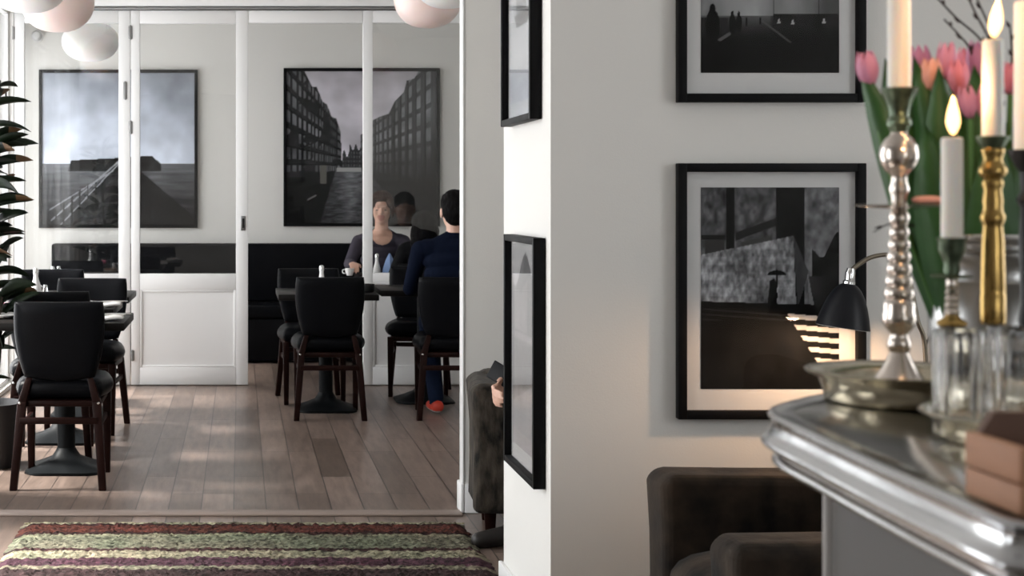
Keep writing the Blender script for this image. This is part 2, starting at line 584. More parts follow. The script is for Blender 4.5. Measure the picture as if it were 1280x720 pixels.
def glazed_panel(name, x0, x1, zt, sl, sr, glass_top, glass_bottom, rail_low, mould=True, y=YP):
    """sl/sr = stile widths; one framed panel, glazed above a mid rail, boarded below"""
    bm = NB()
    a, b = y - .022, y + .022
    box(bm, x0, x0 + sl, a, b, 0.006, zt, .004)
    box(bm, x1 - sr, x1, a, b, 0.006, zt, .004)
    box(bm, x0 + sl, x1 - sr, a, b, glass_top, zt, .004)
    box(bm, x0 + sl, x1 - sr, a, b, rail_low, glass_bottom, .004)
    box(bm, x0 + sl, x1 - sr, a, b, 0.006, .13, .004)
    box(bm, x0 + sl, x1 - sr, y - .010, y + .010, .13, rail_low)
    if mould:
        i0, i1, z0, z1 = x0 + sl, x1 - sr, .13, rail_low
        w = .016
        for q in ((i0, i0 + w, z0, z1), (i1 - w, i1, z0, z1), (i0 + w, i1 - w, z0, z0 + w), (i0 + w, i1 - w, z1 - w, z1)):
            box(bm, q[0], q[1], y - .019, y - .008, q[2], q[3], .003)
    f = struct(name, bm, M['white'])
    bm = NB(); box(bm, x0 + sl - .004, x1 - sr + .004, y - .003, y + .003, glass_bottom - .004, glass_top + .004)
    struct('glass_pane', bm, M['pane'], f)
    return f


def hinge(parent, x, z0, z1, y=YP):
    bm = NB()
    tube(bm, [(x, y - .026, z0), (x, y - .026, z1)], .006, 8)
    box(bm, x - .014, x + .014, y - .025, y - .021, z0 + .005, z1 - .005, .001)
    struct('hinge', bm, M['hinge'], parent)


d1 = glazed_panel('door_1', px(17.5), px(163), ZT - .005, px(31) - px(17.5), px(163) - px(148.5), pz(29), pz(342), pz(362))
hinge(d1, px(163.5), pz(50), pz(32)); hinge(d1, px(157), pz(125), pz(102)); hinge(d1, px(16.8), pz(50), pz(33))
d2 = glazed_panel('door_2', px(164.2), px(310), ZT - .005, px(175) - px(164.2), px(310) - px(295), pz(30), pz(342), pz(362))
hinge(d2, px(163.7), pz(168), pz(151)); hinge(d2, px(166), pz(451), pz(437))
bm = NB()
box(bm, px(301), px(307), YP - .028, YP - .020, pz(288), pz(270), .004)
box(bm, px(302.5), px(305.5), YP - .031, YP - .026, pz(285), pz(273), .001, mi=1)
struct('flush_handle', bm, [M['hinge'], M['blackmetal']], d2)
d3 = glazed_panel('door_3', px(453.5), px(600), ZT - .005, px(465.5) - px(453.5), .12, pz(29), pz(341), pz(352))
d4 = glazed_panel('door_4', px(601), px(742), ZT - .005, .12, .12, pz(29), pz(341), pz(352))
bm = NB(); box(bm, px(311), px(453), YP - .022, YP + .022, pz(29), ZT - .005, .004)
struct('trim_4', bm, M['white'])
bm = NB(); box(bm, px(743), XR, YP - .022, YP + .022, 0, ZT, .004); struct('trim_5', bm, M['white'])


# ------------------------------------------------------------------ framed photographs
def fb(x, y, s, oct_=4):
    return noise.fractal(Vector((x * s, y * s, 3.3)), 1.0, 2.0, oct_)


def g3(v, tint=(1, 1, 1)):
    v = max(0.002, min(1, v))
    return (v * tint[0], v * tint[1], v * tint[2])


def lin(s):
    s = max(0, min(255, s)) / 255
    return s / 12.92 if s < .04045 else ((s + .055) / 1.055) ** 2.4


BLUE = (0.96, 0.99, 1.08)


def in_poly(x, y, P):
    c = False
    j = len(P) - 1
    for i in range(len(P)):
        if (P[i][1] > y) != (P[j][1] > y) and x < (P[j][0] - P[i][0]) * (y - P[i][1]) / (P[j][1] - P[i][1]) + P[i][0]:
            c = not c
        j = i
    return c


def pic_harbour(u, v):
    # u right, v down, 0..1
    if v < .60:
        s = 176 + 66 * (v / .60) ** 1.2 + 50 * fb(u, v, 3) - 18 * (1 - u) * 0.5
        c = g3(lin(s), (.90, .98, 1.14))
    else:
        s = 118 - 70 * (v - .6) / .4 + 22 * fb(u * .6, v * 5, 9) - 25 * max(0, u - .45)
        c = g3(lin(s), BLUE)
    if in_poly(u, v, [(.17, .645), (.19, .575), (.5, .56), (.72, .545), (.78, .60), (.78, .645)]):
        c = g3(lin(34 + 14 * fb(u, v, 18)), BLUE)
    # jetty: dark wedge
    if in_poly(u, v, [(.50, .58), (.56, .58), (.80, 1.0), (.12, 1.0)]):
        c = g3(lin(48 + 26 * fb(u * 3, v, 12) - 20 * (u - .3)), BLUE)
    if in_poly(u, v, [(.52, .60), (.57, .58), (1, .95), (1, 1), (.40, 1.0)]):
        c = g3(lin(26 + 10 * fb(u, v, 14)), BLUE)
    # railings
    for (xa, ya, xb, yb, th) in ((.50, .585, .06, .97, .007), (.50, .60, .12, 1.0, .006), (.47, .64, .05, .90, .005)):
        t = (xa - u) / (xa - xb)
        if 0 <= t <= 1 and abs(v - (ya + t * (yb - ya))) < th:
            c = g3(lin(150), BLUE)
    k = (u - .04) / .052
    if u < .5 and abs(k - round(k)) < .10 and .70 + .02 < v < 1.0 and v > .97 - (u * .80):
        c = g3(lin(36))
    return c


def pic_canal(u, v):
    s = 194 + 36 * (v / .6) + 44 * fb(u * .7, v, 4)
    tint = (1.0, .96, 1.06)
    c = g3(lin(s), tint)
    # left row of houses: skyline falls from (0.02,0) to (.38,.62)
    sky = [(0, -.02), (.12, 0), (.17, .10), (.20, .10), (.24, .20), (.27, .22), (.30, .30), (.33, .31), (.36, .40), (.37, .62)]
    def yat(pts, x):
        for a, b in zip(pts, pts[1:]):
            if a[0] <= x <= b[0]:
                return a[1] + (b[1] - a[1]) * (x - a[0]) / max(1e-6, b[0] - a[0])
        return 2
    if u < .37 and v > yat(sky, u):
        f = max(.06, 1 - u / .40)
        base = 36 + 16 * fb(u, v, 10)
        cu = math.log(f) * -9
        cv = (v - .62) / (.25 + f * .55)
        if v < .66:
            if (cu % 1.0) < .55 and (cv * 6.5 % 1.0) < .62 and fb(u * 2, v * 2, 4) > -.22:
                base = 96 + 50 * fb(u, v, 7)
            if (cv * 6.5 % 1.0) > .90:
                base = 18
        else:
            base = 22 + 12 * fb(u, v, 9)
            if u < .12 and .5 < v < .7: base = 44
        c = g3(lin(base), BLUE)
    # distant houses
    if .37 <= u < .50 and v > .50 + (.04 if u < .42 else 0) + .02 * math.sin(u * 160):
        c = g3(lin(52 + (40 if (int(u * 110) % 2 and int(v * 70) % 2) else 0)), BLUE)
    # right row
    skyr = [(.49, .42), (.53, .40), (.56, .33), (.62, .30), (.68, .28), (.72, .20), (.78, .14), (.80, .06), (.85, .05), (.88, 0), (1.0, -.1)]
    if u >= .49 and v > yat(skyr, u):
        f = max(.05, (u - .40) / .6)
        cu = math.log(f) * 8
        cv = (v - .62) / (.2 + f * .6)
        base = 58 + 30 * fb(u * 2, v * .5, 6)
        if v < .72 and (cu % 1.0) < .45 and (cv * 6 % 1.0) < .7:
            base = 120 + 60 * fb(u, v, 5)
        if (cu % 1.0) > .86: base = 24
        base *= 1 - .75 * max(0, min(1, (v - .40) / .30))
        c = g3(lin(base + 14), BLUE)
    # water
    if v > .64:
        l = .33 - (v - .64) * .30
        r_ = .52 + (v - .64) * .9
        if l < u < r_:
            w_ = 1 - abs((u - .43) / .2)
            c = g3(lin(42 + 85 * max(0, w_) * (1 - (v - .64) * 1.3) + 34 * fb(u * 2, v * 9, 9)), BLUE)
        elif v > .72:
            c = g3(lin(20 + 14 * fb(u * 2, v * 6, 6)), BLUE)
    if .335 < u < .50 and .635 < v < .66: c = g3(lin(165))
    if .225 < u < .265 and .62 < v < .74: c = g3(lin(96), (1, 1, .9))
    if .14 < u < .20 and abs(v - (.845 - (u - .14) * .5)) < .005: c = g3(lin(120))
    return c


def pic_umbrella(u, v):
    t = (.96, .98, 1.04)
    c = g3(lin(80 + 44 * fb(u, v, 20, 6)), t)
    if .18 < u < .245 and v < .32: c = g3(lin(20))
    if u < .18 and v > .235 and v < .26: c = g3(lin(26))
    if .03 < u < .17 and .26 < v: c = g3(lin(52))
    if .25 < u < .55 and abs(v - (.245 - (u - .25) * .25)) < .02: c = g3(lin(34))
    if .29 < u < .52 and .235 + (.52 - u) * .16 < v: c = g3(lin(64))
    if .54 < u < .78: c = g3(lin(18 + 14 * fb(u, v, 5)), t)
    if u >= .75:
        c = g3(lin(104 + 40 * fb(u, v, 18, 6)), t)
    if u > .80 and v > .27 + .05 * math.sin(u * 30) + max(0, (.92 - u)) * .7 and v < .45:
        c = g3(lin(16 + 26 * fb(u, v, 9)))
    if u > .78 and v > .44:
        c = g3(lin(24 + 26 * fb(u, v, 7)), t)
    # stone wall
    if in_poly(u, v, [(0, .335), (.67, .24), (.69, .60), (0, .565)]):
        q = 128 + 60 * fb(u * 1.3, v, 24, 7) + 34 * fb(u, v, 5) + (8 if int(v * 26) % 2 else -6)
        c = g3(lin(q), t)
    if in_poly(u, v, [(.67, .24), (.78, .42), (.70, .60)]):
        c = g3(lin(60), t)
    if in_poly(u, v, [(.77, .42), (.83, .62), (.79, .62)]): c = g3(lin(120), t)
    # walker under an umbrella
    ax, ay = .55, .435
    if ((u - ax) / .068) ** 2 + ((v - ay) / .024) ** 2 < 1 and v < ay: c = g3(lin(10))
    if abs(u - ax) < .004 and ay - .03 < v < .50: c = g3(lin(10))
    if in_poly(u, v, [(.50, .465), (.53, .45), (.55, .48), (.555, .54), (.55, .575), (.48, .575), (.49, .53)]): c = g3(lin(8))
    # pavement and road
    if v > .565 + .02 * u and v < .60 + .03 * u: c = g3(lin(16))
    if v >= .60 + .03 * u:
        c = g3(lin(14 + 10 * fb(u, v, 7)))
        if v < .66 and u < .66 and abs((v - .60 - .05 * u) * 40 % 1) < .25: c = g3(lin(46))
    if .62 < u and v > .625 and u > .62 + (v - .62) * .9:
        k = (v - .625 - (u - .62) * .06) / .052
        if k % 1.0 < .46:
            c = g3(lin(196 - 20 * fb(u, v, 12)), (1, .97, .93))
    return c


def pic_fog(u, v):
    t = (.98, 1, 1.02)
    hz = .715
    if v < hz:
        s = 150 - 80 * abs(u - .40) + 24 * fb(u, v, 4) - 30 * max(0, .3 - v)
        if u > .55: s -= 30 * (u - .55) / .45
    else:
        s = 74 * max(0, 1 - (v - hz) / .12) + 20 + 10 * fb(u, v, 6)
        if u > .5: s = s * .6 + 6
        s *= 1 - .5 * (v - hz) / .285
    if v > .725 - .02 * (u > .5) and (u < .2 or u > .52): s = min(s, 36 + 12 * fb(u, v, 9))
    if in_poly(u, v, [(.12, .835), (.22, .792), (.24, .800), (.14, .845)]): s = 100
    if in_poly(u, v, [(.44, .735), (.66, .85), (.64, .85), (.43, .74)]): s = 84
    for (x, y, h, w) in ((.085, .835, .165, .052), (.228, .80, .10, .028), (.275, .79, .088, .023), (.33, .765, .04, .010), (.43, .76, .04, .008)):
        if ((u - x) / w) ** 2 + ((v - (y - h * .42)) / (h * .5)) ** 2 < 1 or ((u - x) / (w * .42)) ** 2 + ((v - (y - h * .93)) / (h * .15)) ** 2 < 1:
            s = 10
    for x, y in ((.565, .755), (.665, .76), (.89, .755)):
        if abs(u - x) < .014 * (1 - (y - v) / .03) and y - .03 < v < y: s = 170
    if abs(u - .525) < .003 and v < .78: s *= .6
    if abs(u - .855) < .004 and v < .8: s *= .5
    return g3(lin(s), t)


def pic_dune(u, v):
    s = 205 + 14 * fb(u, v, 3)
    if v > .10 + .09 * math.sin(u * 7 + 1.0) : s = 120 + 26 * fb(u, v, 5)
    if v > .16 + .05 * math.sin(u * 6): s = 150 + 22 * fb(u, v, 3) - 30 * (u > .6)
    if .40 < v: s = 132 + 20 * fb(u * 2, v, 4)
    if v > .42 and v < .445: s = 165
    if v > .78 - .16 * u: s = 165 + 12 * fb(u, v, 5)
    return g3(lin(s), (1, .98, 1.0))


def pic_boat(u, v):
    s = 186 + 16 * fb(u, v, 3)
    if v > .60: s = 200 + 10 * fb(u, v * 3, 6)
    if in_poly(u, v, [(.2, .55), (.85, .55), (.75, .62), (.3, .62)]): s = 40
    if in_poly(u, v, [(.3, .3), (.5, .12), (.72, .55), (.3, .55)]): s = 120
    return g3(lin(s), (.96, .99, 1.05))


def print_mesh(x0, x1, z0, z1, y, fn, nx, nz):
    bm = NB()
    lay = bm.loops.layers.float_color.new('ink')
    vs = [[bm.verts.new((x0 + (x1 - x0) * i / nx, y, z0 + (z1 - z0) * j / nz)) for i in range(nx + 1)] for j in range(nz + 1)]
    cs = [[fn(i / nx, 1 - j / nz) for i in range(nx + 1)] for j in range(nz + 1)]
    for j in range(nz):
        for i in range(nx):
            f = bm.faces.new((vs[j][i], vs[j][i + 1], vs[j + 1][i + 1], vs[j + 1][i]))
            for l, (jj, ii) in zip(f.loops, ((j, i), (j, i + 1), (j + 1, i + 1), (j + 1, i))):
                l[lay] = (*cs[jj][ii], 1)
    return bm


def framed_photo(label, loc, w, h, fn, bw=.024, depth=.035, mat_in=None, rotz=0.0, nx=110, nz=150, group=None):
    """faces -Y; origin at the middle of the bottom edge on the wall plane.  mat_in = (left, right, top, bottom) mat widths"""
    t = thing('framed_photograph', label, 'picture', loc, rotz, group)
    bm = NB()
    a, b = -depth, -.002
    box(bm, -w / 2, -w / 2 + bw, a, b, 0, h, .002)
    box(bm, w / 2 - bw, w / 2, a, b, 0, h, .002)
    box(bm, -w / 2 + bw, w / 2 - bw, a, b, 0, bw, .002)
    box(bm, -w / 2 + bw, w / 2 - bw, a, b, h - bw, h, .002)
    obj('picture_frame', bm, M['frame'], t)
    bm = NB(); box(bm, -w / 2 + bw * .6, w / 2 - bw * .6, -.014, -.006, bw * .6, h - bw * .6)
    obj('mat_board', bm, M['matboard'], t)
    l, r_, tp, bt = mat_in or (0, 0, 0, 0)
    bm = print_mesh(-w / 2 + bw * .95 + l, w / 2 - bw * .95 - r_, bw * .95 + bt, h - bw * .95 - tp, -.0155, fn, nx, nz)
    obj('photo_print', bm, M['ink'], t, smooth=0)
    bm = NB(); box(bm, -w / 2 + bw * .7, w / 2 - bw * .7, -.024, -.021, bw * .7, h - bw * .7)
    obj('picture_glass', bm, M['pglass'], t)
    return t


def bx(x):
    return (x - XV) * (YB - .03) / FPX


def bz(y):
    return CH - (y - YV) * (YB - .03) / FPX


framed_photo('large black framed harbour jetty photograph on the back wall at left', ((bx(48.5) + bx(247)) / 2, YB, bz(285)), bx(247) - bx(48.5), bz(87) - bz(285), pic_harbour, .027, .03, nx=180, nz=180)
framed_photo('large black framed canal and row houses photograph behind the seated woman', ((bx(354.5) + bx(550)) / 2, YB, bz(283)), bx(550) - bx(354.5), bz(85) - bz(283), pic_canal, .027, .03, nx=190, nz=190)
yw = 4.34
fx = lambda x: (x - XV) * (yw - .035) / FPX
fz = lambda y: CH - (y - YV) * (yw - .035) / FPX
k_ = (yw - .035) / FPX
pw_, ph_ = fx(1083.5) - fx(848.5), fz(204) - fz(524.5)
mt = ((879 - 848.5 - 10.6) * k_, (1083.5 - 1052 - 10.6) * k_, (234.5 - 204 - 10.6) * k_, (524.5 - 487 - 10.6) * k_)
framed_photo('black framed photograph of a walker with umbrella, low on the grey wall behind the lamp', ((fx(848.5) + fx(1083.5)) / 2, yw, fz(524.5)), pw_, ph_, pic_umbrella, .0245, .035, mt, nx=150, nz=210)
framed_photo('black framed photograph of figures on a foggy path, upper one on the grey wall', ((fx(848.5) + fx(1083.5)) / 2, yw, fz(127.5)), pw_, ph_, pic_fog, .0245, .035, mt, nx=150, nz=210)
mp2 = (.03, .03, .03, .05)
framed_photo('lower black framed photograph seen edge-on along the white pier', (XP, 4.655, .496), .50, .729, pic_dune, .02, .037, mp2, R(-90), 60, 90)
framed_photo('upper black framed photograph seen edge-on along the white pier', (XP, 4.71, 1.573), .50, .729, pic_boat, .02, .037, mp2, R(-90), 60, 90)


# ------------------------------------------------------------------ dining furniture
def make_chair(label, loc, rotz):
    """faces +y, origin on the floor under the seat"""
    t = thing('dining_chair', label, 'chair', loc, rotz, 'black leather dining chairs')
    bm = NB()
    def seatfn(c):
        x, y, z = c.x, c.z, c.y          # lay it flat
        wdt = 1 - .10 * max(0, -y / .45)
        return Vector((x * wdt, y, .450 + z + .012 * (1 - (x / .22) ** 2)))
    puff(bm, .46, .45, .105, 16, 7, .45, seatfn)
    obj('seat', bm, M['leather'], t)
    bm = NB()
    def backfn(c):
        v = min(1.0, max(0.0, (c.z + .20) / .40))   # 0 bottom .. 1 top
        x = c.x * (.80 + .24 * v ** .7)
        sag = -.020 * (1 - (c.x / .21) ** 2) * max(0, v - .7) / .3   # top edge dips in the middle
        y = -.215 - .055 * v + .55 * x * x + c.y
        return Vector((x, y, .495 + .39 * v + sag * 1.0))
    puff(bm, .435, .40, .070, 20, 7, .36, backfn)
    obj('backrest', bm, M['leather'], t)
    for s in (-1, 1):
        bm = NB()
        bar(bm, (s * .205, -.275, 0), (s * .172, -.215, .40), (.034, .036), (.042, .042))
        bar(bm, (s * .172, -.215, .398), (s * .142, -.208, .510), (.040, .040), (.03, .022))
        rear = obj('leg', bm, M['darkwood'], t)
        bm = NB()
        bar(bm, (s * .185, .19, 0), (s * .185, .175, .405), (.03, .03), (.042, .042))
        obj('leg', bm, M['darkwood'], t)
        bm = NB()
        lathe(bm, [(0, .006), (.005, .005), (.0075, 0), (0, 0)], 10, mtx=Matrix.Translation((s * .181, -.238, .395)) @ Matrix.Rotation(R(90), 4, 'X'))
        obj('stud', bm, M['stud'], rear)['label'] = 'small chrome stud'
        bm = NB(); box(bm, s * .180 - .009, s * .180 + .009, -.235, .175, .275, .30, .003)
        obj('stretcher', bm, M['darkwood'], t)
    bm = NB(); box(bm, -.18, .18, -.252, -.232, .30, .33, .003)
    obj('stretcher', bm, M['darkwood'], t)
    bm = NB(); box(bm, -.19, .19, -.215, .185, .375, .405, .008)
    obj('seat_frame', bm, M['darkwood'], t)
    return t


chair0 = make_chair('black leather dining chair nearest us on the left, back toward us at the first table', (-.835, 7.25, 0), 0)
CH_G = 'black leather dining chairs'
dup(chair0, (-.985, 8.02, 0), R(2), 'black leather dining chair half hidden behind the nearest left chair, a little further left', CH_G)
dup(chair0, (-.895, 8.79, 0), R(176), 'black leather dining chair at the left tables whose back shows right of the nearest chair', CH_G)
dup(chair0, (-1.235, 9.93, 0), R(184), 'farthest left black leather dining chair by the window, beyond the carafe', CH_G)
dup(chair0, (.545, 9.43, 0), R(0), 'black leather dining chair alone in mid room, back toward us in the opening', CH_G)
dup(chair0, (.475, 10.06, 0), R(183), 'black leather dining chair on the far side of the middle table, facing us', CH_G)
dup(chair0, (1.225, 10.42, 0), R(172), 'black leather dining chair in front of the glass panel, facing the man in navy', CH_G)
dup(chair0, (1.30, 9.43, 0), R(-3), 'black leather dining chair the man in the navy jumper sits on', CH_G)
dup(chair0, (1.35, 11.26, 0), R(0), 'black leather dining chair under the dark-haired person behind the glass', CH_G)


def make_table(label, loc, w=.62, dpt=.66):
    t = thing('bistro_table', label, 'table', loc, 0, 'black pedestal tables')
    bm = NB(); box(bm, -w / 2, w / 2, -dpt / 2, dpt / 2, .712, .75, .004)
    obj('tabletop', bm, M['blackwood'], t)
    bm = NB()
    lathe(bm, [(0, .07), (.044, .07), (.044, .70), (.10, .708), (.10, .716), (0, .716)], 24)
    obj('pole', bm, M['iron'], t)
    bm = NB()
    # square flared foot
    prof = [(.188, 0), (.19, .004), (.188, .014), (.12, .040), (.07, .068), (.05, .10), (.045, .11)]
    rings = []
    for r, z in prof:
        ring = []
        for k in range(32):
            a = 2 * PI * k / 32
            q = 1 / max(abs(math.cos(a)), abs(math.sin(a)))
            sq = min(q, 1.22)
            bl = min(1, max(0, (r - .05) / .06))
            rr = r * (1 + (sq - 1) * bl)
            ring.append(bm.verts.new((rr * math.cos(a), rr * math.sin(a), z)))
        rings.append(ring)
    for a, b in zip(rings, rings[1:]):
        for k in range(32):
            bm.faces.new((a[k], a[(k + 1) % 32], b[(k + 1) % 32], b[k]))
    bm.faces.new(list(reversed(rings[0]))); bm.faces.new(rings[-1])
    obj('base', bm, M['iron'], t)
    return t


T_G = 'black pedestal tables'
table0 = make_table('black square pedestal table nearest us at left, its iron foot behind the first chair', (-.859, 7.52, 0))
dup(table0, (-.985, 8.42, 0), 0, 'second black pedestal table from the front in the left row', T_G)
dup(table0, (-.975, 9.42, 0), 0, 'black pedestal table at left holding the carafe and shakers', T_G)
dup(table0, (.545, 9.66, 0), 0, 'black pedestal table in mid room with a white shaker bottle on it', T_G)
dup(table0, (1.215, 10.06, 0), 0, 'black pedestal table in front of the man in navy', T_G)
dup(table0, (1.22, 11.80, 0), 0, 'black pedestal table behind the glass between the woman and the dark-haired person', T_G)
dup(table0, (-1.22, 11.85, 0), 0, 'black pedestal table behind the left glass panel, along the bench', T_G)

# long bench on the back wall
t = thing('banquette', 'long black upholstered bench along the back wall', 'bench', (.85, 12.6, 0))
bm = NB(); box(bm, -2.44, 2.4, -.25, .32, .02, .36, .01); obj('base', bm, M['black'], t)
bm = NB(); box(bm, -2.44, 2.4, -.27, .20, .36, .47, .035, 4); obj('seat', bm, M['leather'], t)
bm = NB(); box(bm, -2.44, 2.4, .20, .335, .47, .96, .025, 4); obj('backrest', bm, M['leather'], t)


# small things on the tables
def shaker(label, loc, kind, group='salt and pepper shakers'):
    t = thing(kind + '_shaker', label, 'shaker', loc, 0, group)
    bm = NB(); lathe(bm, [(0, 0), (.017, 0), (.018, .004), (.0145, .04), (.014, .045), (0, .045)], 14); obj('glass_body', bm, M['porcelain'] if kind == 'salt' else M['smallglass'], t)
    bm = NB(); lathe(bm, [(.0148, .045), (.0152, .052), (.011, .060), (0, .062)], 14); obj('cap', bm, M['chrome'], t)
    return t


shaker('salt shaker of the left pair, right of the carafe on the left table', W(49.5, 368, 9.33) * Vector((1, 1, 0)) + Vector((0, 0, .75)) if False else (W(49.5, 0, 9.3).x, 9.3, .751), 'salt')
shaker('pepper shaker of the left pair, right of the carafe on the left table', (W(56.5, 0, 9.3).x, 9.3, .751), 'pepper')
shaker('salt shaker of the right pair, in the middle of the left table', (W(88, 0, 9.3).x, 9.3, .751), 'salt')
shaker('pepper shaker of the right pair, in the middle of the left table', (W(95.5, 0, 9.3).x, 9.3, .751), 'pepper')
shaker('salt shaker seen through the left glass panel, beyond the carafe', (W(66, 0, 11.85).x, 11.85, .7505), 'salt')
shaker('pepper shaker seen through the left glass panel, beyond the carafe', (W(73.5, 0, 11.85).x, 11.85, .751), 'pepper')


def carafe(label, loc, s=1.0):
    t = thing('carafe', label, 'bottle', loc)
    bm = NB()
    lathe(bm, [(0, 0), (.032 * s, 0), (.036 * s, .006), (.034 * s, .05), (.018 * s, .095), (.014 * s, .12), (.017 * s, .14), (0, .14)], 20)
    obj('body', bm, M['porcelain'], t)
    bm = NB(); lathe(bm, [(.0175 * s, .139), (.017 * s, .158), (.010 * s, .166), (0, .167)], 16); obj('stopper', bm, M['chrome'], t)
    return t


carafe('small white carafe with metal stopper on the left table by the window', (W(45, 0, 9.2).x, 9.2, .751))
carafe('small white carafe with metal stopper on the middle table in the opening', (W(402, 0, 9.62).x, 9.62, .751), .9)
carafe('small pale carafe on the table in front of the seated woman', (W(471, 0, 11.68).x, 11.68, .751), .85)

# menu / napkins / plates
t = thing('menu_book', 'tan menu lying flat on the left table beyond the carafe', 'menu', (W(90, 0, 9.55).x, 9.55, .751), R(8))
bm = NB(); box(bm, -.075, .075, -.10, .10, 0, .004, .001); box(bm, -.075, .075, -.10, .10, .016, .020, .001); obj('cover', bm, M['tan'], t)
bm = NB(); box(bm, -.07, .072, -.095, .095, .004, .016); obj('pages', bm, M['paper'], t)


def setting(xp, y, label_n, label_f, label_k, dx=0):
    x = W(xp, 0, y).x
    bm = NB()
    puff(bm, .14, .085, .024, 10, 6, .2, lambda c: Vector((c.x, c.z, c.y + .013 + .004 * math.sin(c.x * 40))))
    n = obj('napkin', bm, M['napkin'], None, (x, y, .7505)); tag(n, label_n, 'napkin')
    t = thing('fork', label_f, 'cutlery', (x - .015, y - .005, .781), R(80))
    bm = NB(); tube(bm, [(0, -.09, 0), (0, -.03, .003), (0, .03, 0)], [.004, .003, .0025], 6); obj('fork_handle', bm, M['chrome'], t)
    bm = NB()
    for k in (-1, 0, 1):
        tube(bm, [(0, .03, 0), (k * .006, .045, 0), (k * .006, .085, .002)], .0014, 5)
    obj('tines', bm, M['chrome'], t)
    t = thing('table_knife', label_k, 'cutlery', (x + .015, y + .02, .781), R(80))
    bm = NB(); tube(bm, [(0, -.09, 0), (0, 0, 0)], [.004, .0045], 6); obj('knife_handle', bm, M['chrome'], t)
    bm = NB(); box(bm, -.006, .006, 0, .10, -.001, .001); obj('blade', bm, M['chrome'], t)


setting(137, 7.33, 'folded white napkin with cutlery at the right edge of the nearest left table', 'fork lying on the napkin at the right edge of the nearest left table', 'knife lying on the napkin at the right edge of the nearest left table')
setting(136, 8.25, 'folded white napkin at the right edge of the second left table', 'fork on the napkin of the second left table', 'knife on the napkin of the second left table')
bm = NB()
lathe(bm, [(0, .004), (.06, .004), (.095, .018), (.097, .020), (.096, .022), (.06, .008), (0, .008)], 32)
tag(obj('plate', bm, M['porcelain'], None, (W(6, 0, 7.5).x, 7.5, .7495)), 'white plate at the left end of the nearest left table', 'plate')
bm = NB(); puff(bm, .09, .09, .03, 10, 5, .3, lambda c: Vector((c.x, c.z, c.y + .016 + .006 * math.sin(c.x * 60))))
tag(obj('napkin', bm, M['pinknap'], None, (W(12, 0, 8.2).x, 8.2, .7505)), 'pink napkin at the left end of the second left table', 'napkin')
bm = NB()
lathe(bm, [(0, 0), (.035, 0), (.042, .010), (.042, .052), (.038, .052), (.037, .012), (0, .010)], 20)
tag(obj('bowl', bm, M['blackmetal'], None, (W(460, 0, 9.55).x, 9.55, .751)), 'small black bowl at the right end of the middle table', 'bowl')
bm = NB()
lathe(bm, [(.050, 0), (.046, .04), (.028, .11), (.005, .165), (0, .166)], 12, rib=.18, ribs=4)
bm.faces.new([v for v in bm.verts if abs(v.co.z) < 1e-6][::-1])
tag(obj('napkin', bm, M['bluenap'], None, (W(487, 0, 11.72).x, 11.72, .751)), 'folded blue napkin standing on the table before the woman', 'napkin')
t = thing('coffee_cup', 'small white cup under the hand of the seated woman', 'cup', (W(437, 0, 11.62).x, 11.62, .751))
bm = NB(); lathe(bm, [(0, 0), (.022, 0), (.034, .03), (.036, .055), (.033, .055), (.031, .03), (0, .006)], 20); obj('cup_body', bm, M['porcelain'], t)
bm = NB(); tube(bm, curve([(-.033, 0, .045), (-.052, 0, .042), (-.052, 0, .02), (-.031, 0, .016)], 5), .004, 6); obj('cup_handle', bm, M['porcelain'], t)


# ------------------------------------------------------------------ pendant lamps
def pendant(label, px_, py_, d, rx, rz, m):
    c = W(px_, py_, d)
    t = thing('pendant_lamp', label, 'lamp', (c.x, c.y, c.z - rz), 0, 'opal pendant lamps')
    bm = NB()
    prof = []
    N = 22
    for k in range(N + 1):
        a = PI * k / N - PI / 2
        r = abs(math.cos(a)) ** .82 * rx
        prof.append((0 if k in (0, N) else r, rz + math.sin(a) * rz))
    lathe(bm, prof, 40)
    obj('glass_shade', bm, M[m], t)
    bm = NB(); lathe(bm, [(.05, 2 * rz - .012), (.05, 2 * rz + .02), (.02, 2 * rz + .05), (0, 2 * rz + .05)], 20); obj('collar', bm, M['hinge'], t)
    bm = NB(); tube(bm, [(0, 0, 2 * rz + .05), (0, 0, ZC - (c.z - rz))], .006, 8); obj('cord', bm, M['cord'], t)
    return t


pendant('white opal pendant lamp at the top left corner, nearer than its pink-lit neighbour', 34, -24, 8.4, .235, .178, 'opal')
pendant('pink-lit opal pendant lamp at top left, partly behind the white one', 72, 2, 9.1, .222, .182, 'opalpinklit')
pendant('pink-lit opal pendant lamp at top right, in front of the glass panel', 535, -3, 9.1, .205, .182, 'opalpinklit')
pendant('white opal pendant lamp at top right, overlapping the pink-lit one beside the wall end', 560, -27, 8.6, .20, .17, 'opal')

pendant('white opal pendant lamp hanging behind the left glass panel', 113, 52, 11.9, .225, .155, 'opal')

t = thing('wall_sensor', 'small grey round sensor high on the back wall at far left', 'sensor', (W(46, 0, 12.9).x, YB, 2.72))
bm = NB(); lathe(bm, [(0, 0), (.05, 0), (.05, .03), (0, .03)], 20, mtx=Matrix.Rotation(R(90), 4, 'X')); obj('mount', bm, M['white'], t)
bm = NB(); lathe(bm, [(0, .105), (.03, .095), (.045, .065), (.045, .045), (.03, .03), (0, .03)], 20, mtx=Matrix.Rotation(R(90), 4, 'X')); obj('sensor_head', bm, M['matboard'], t)


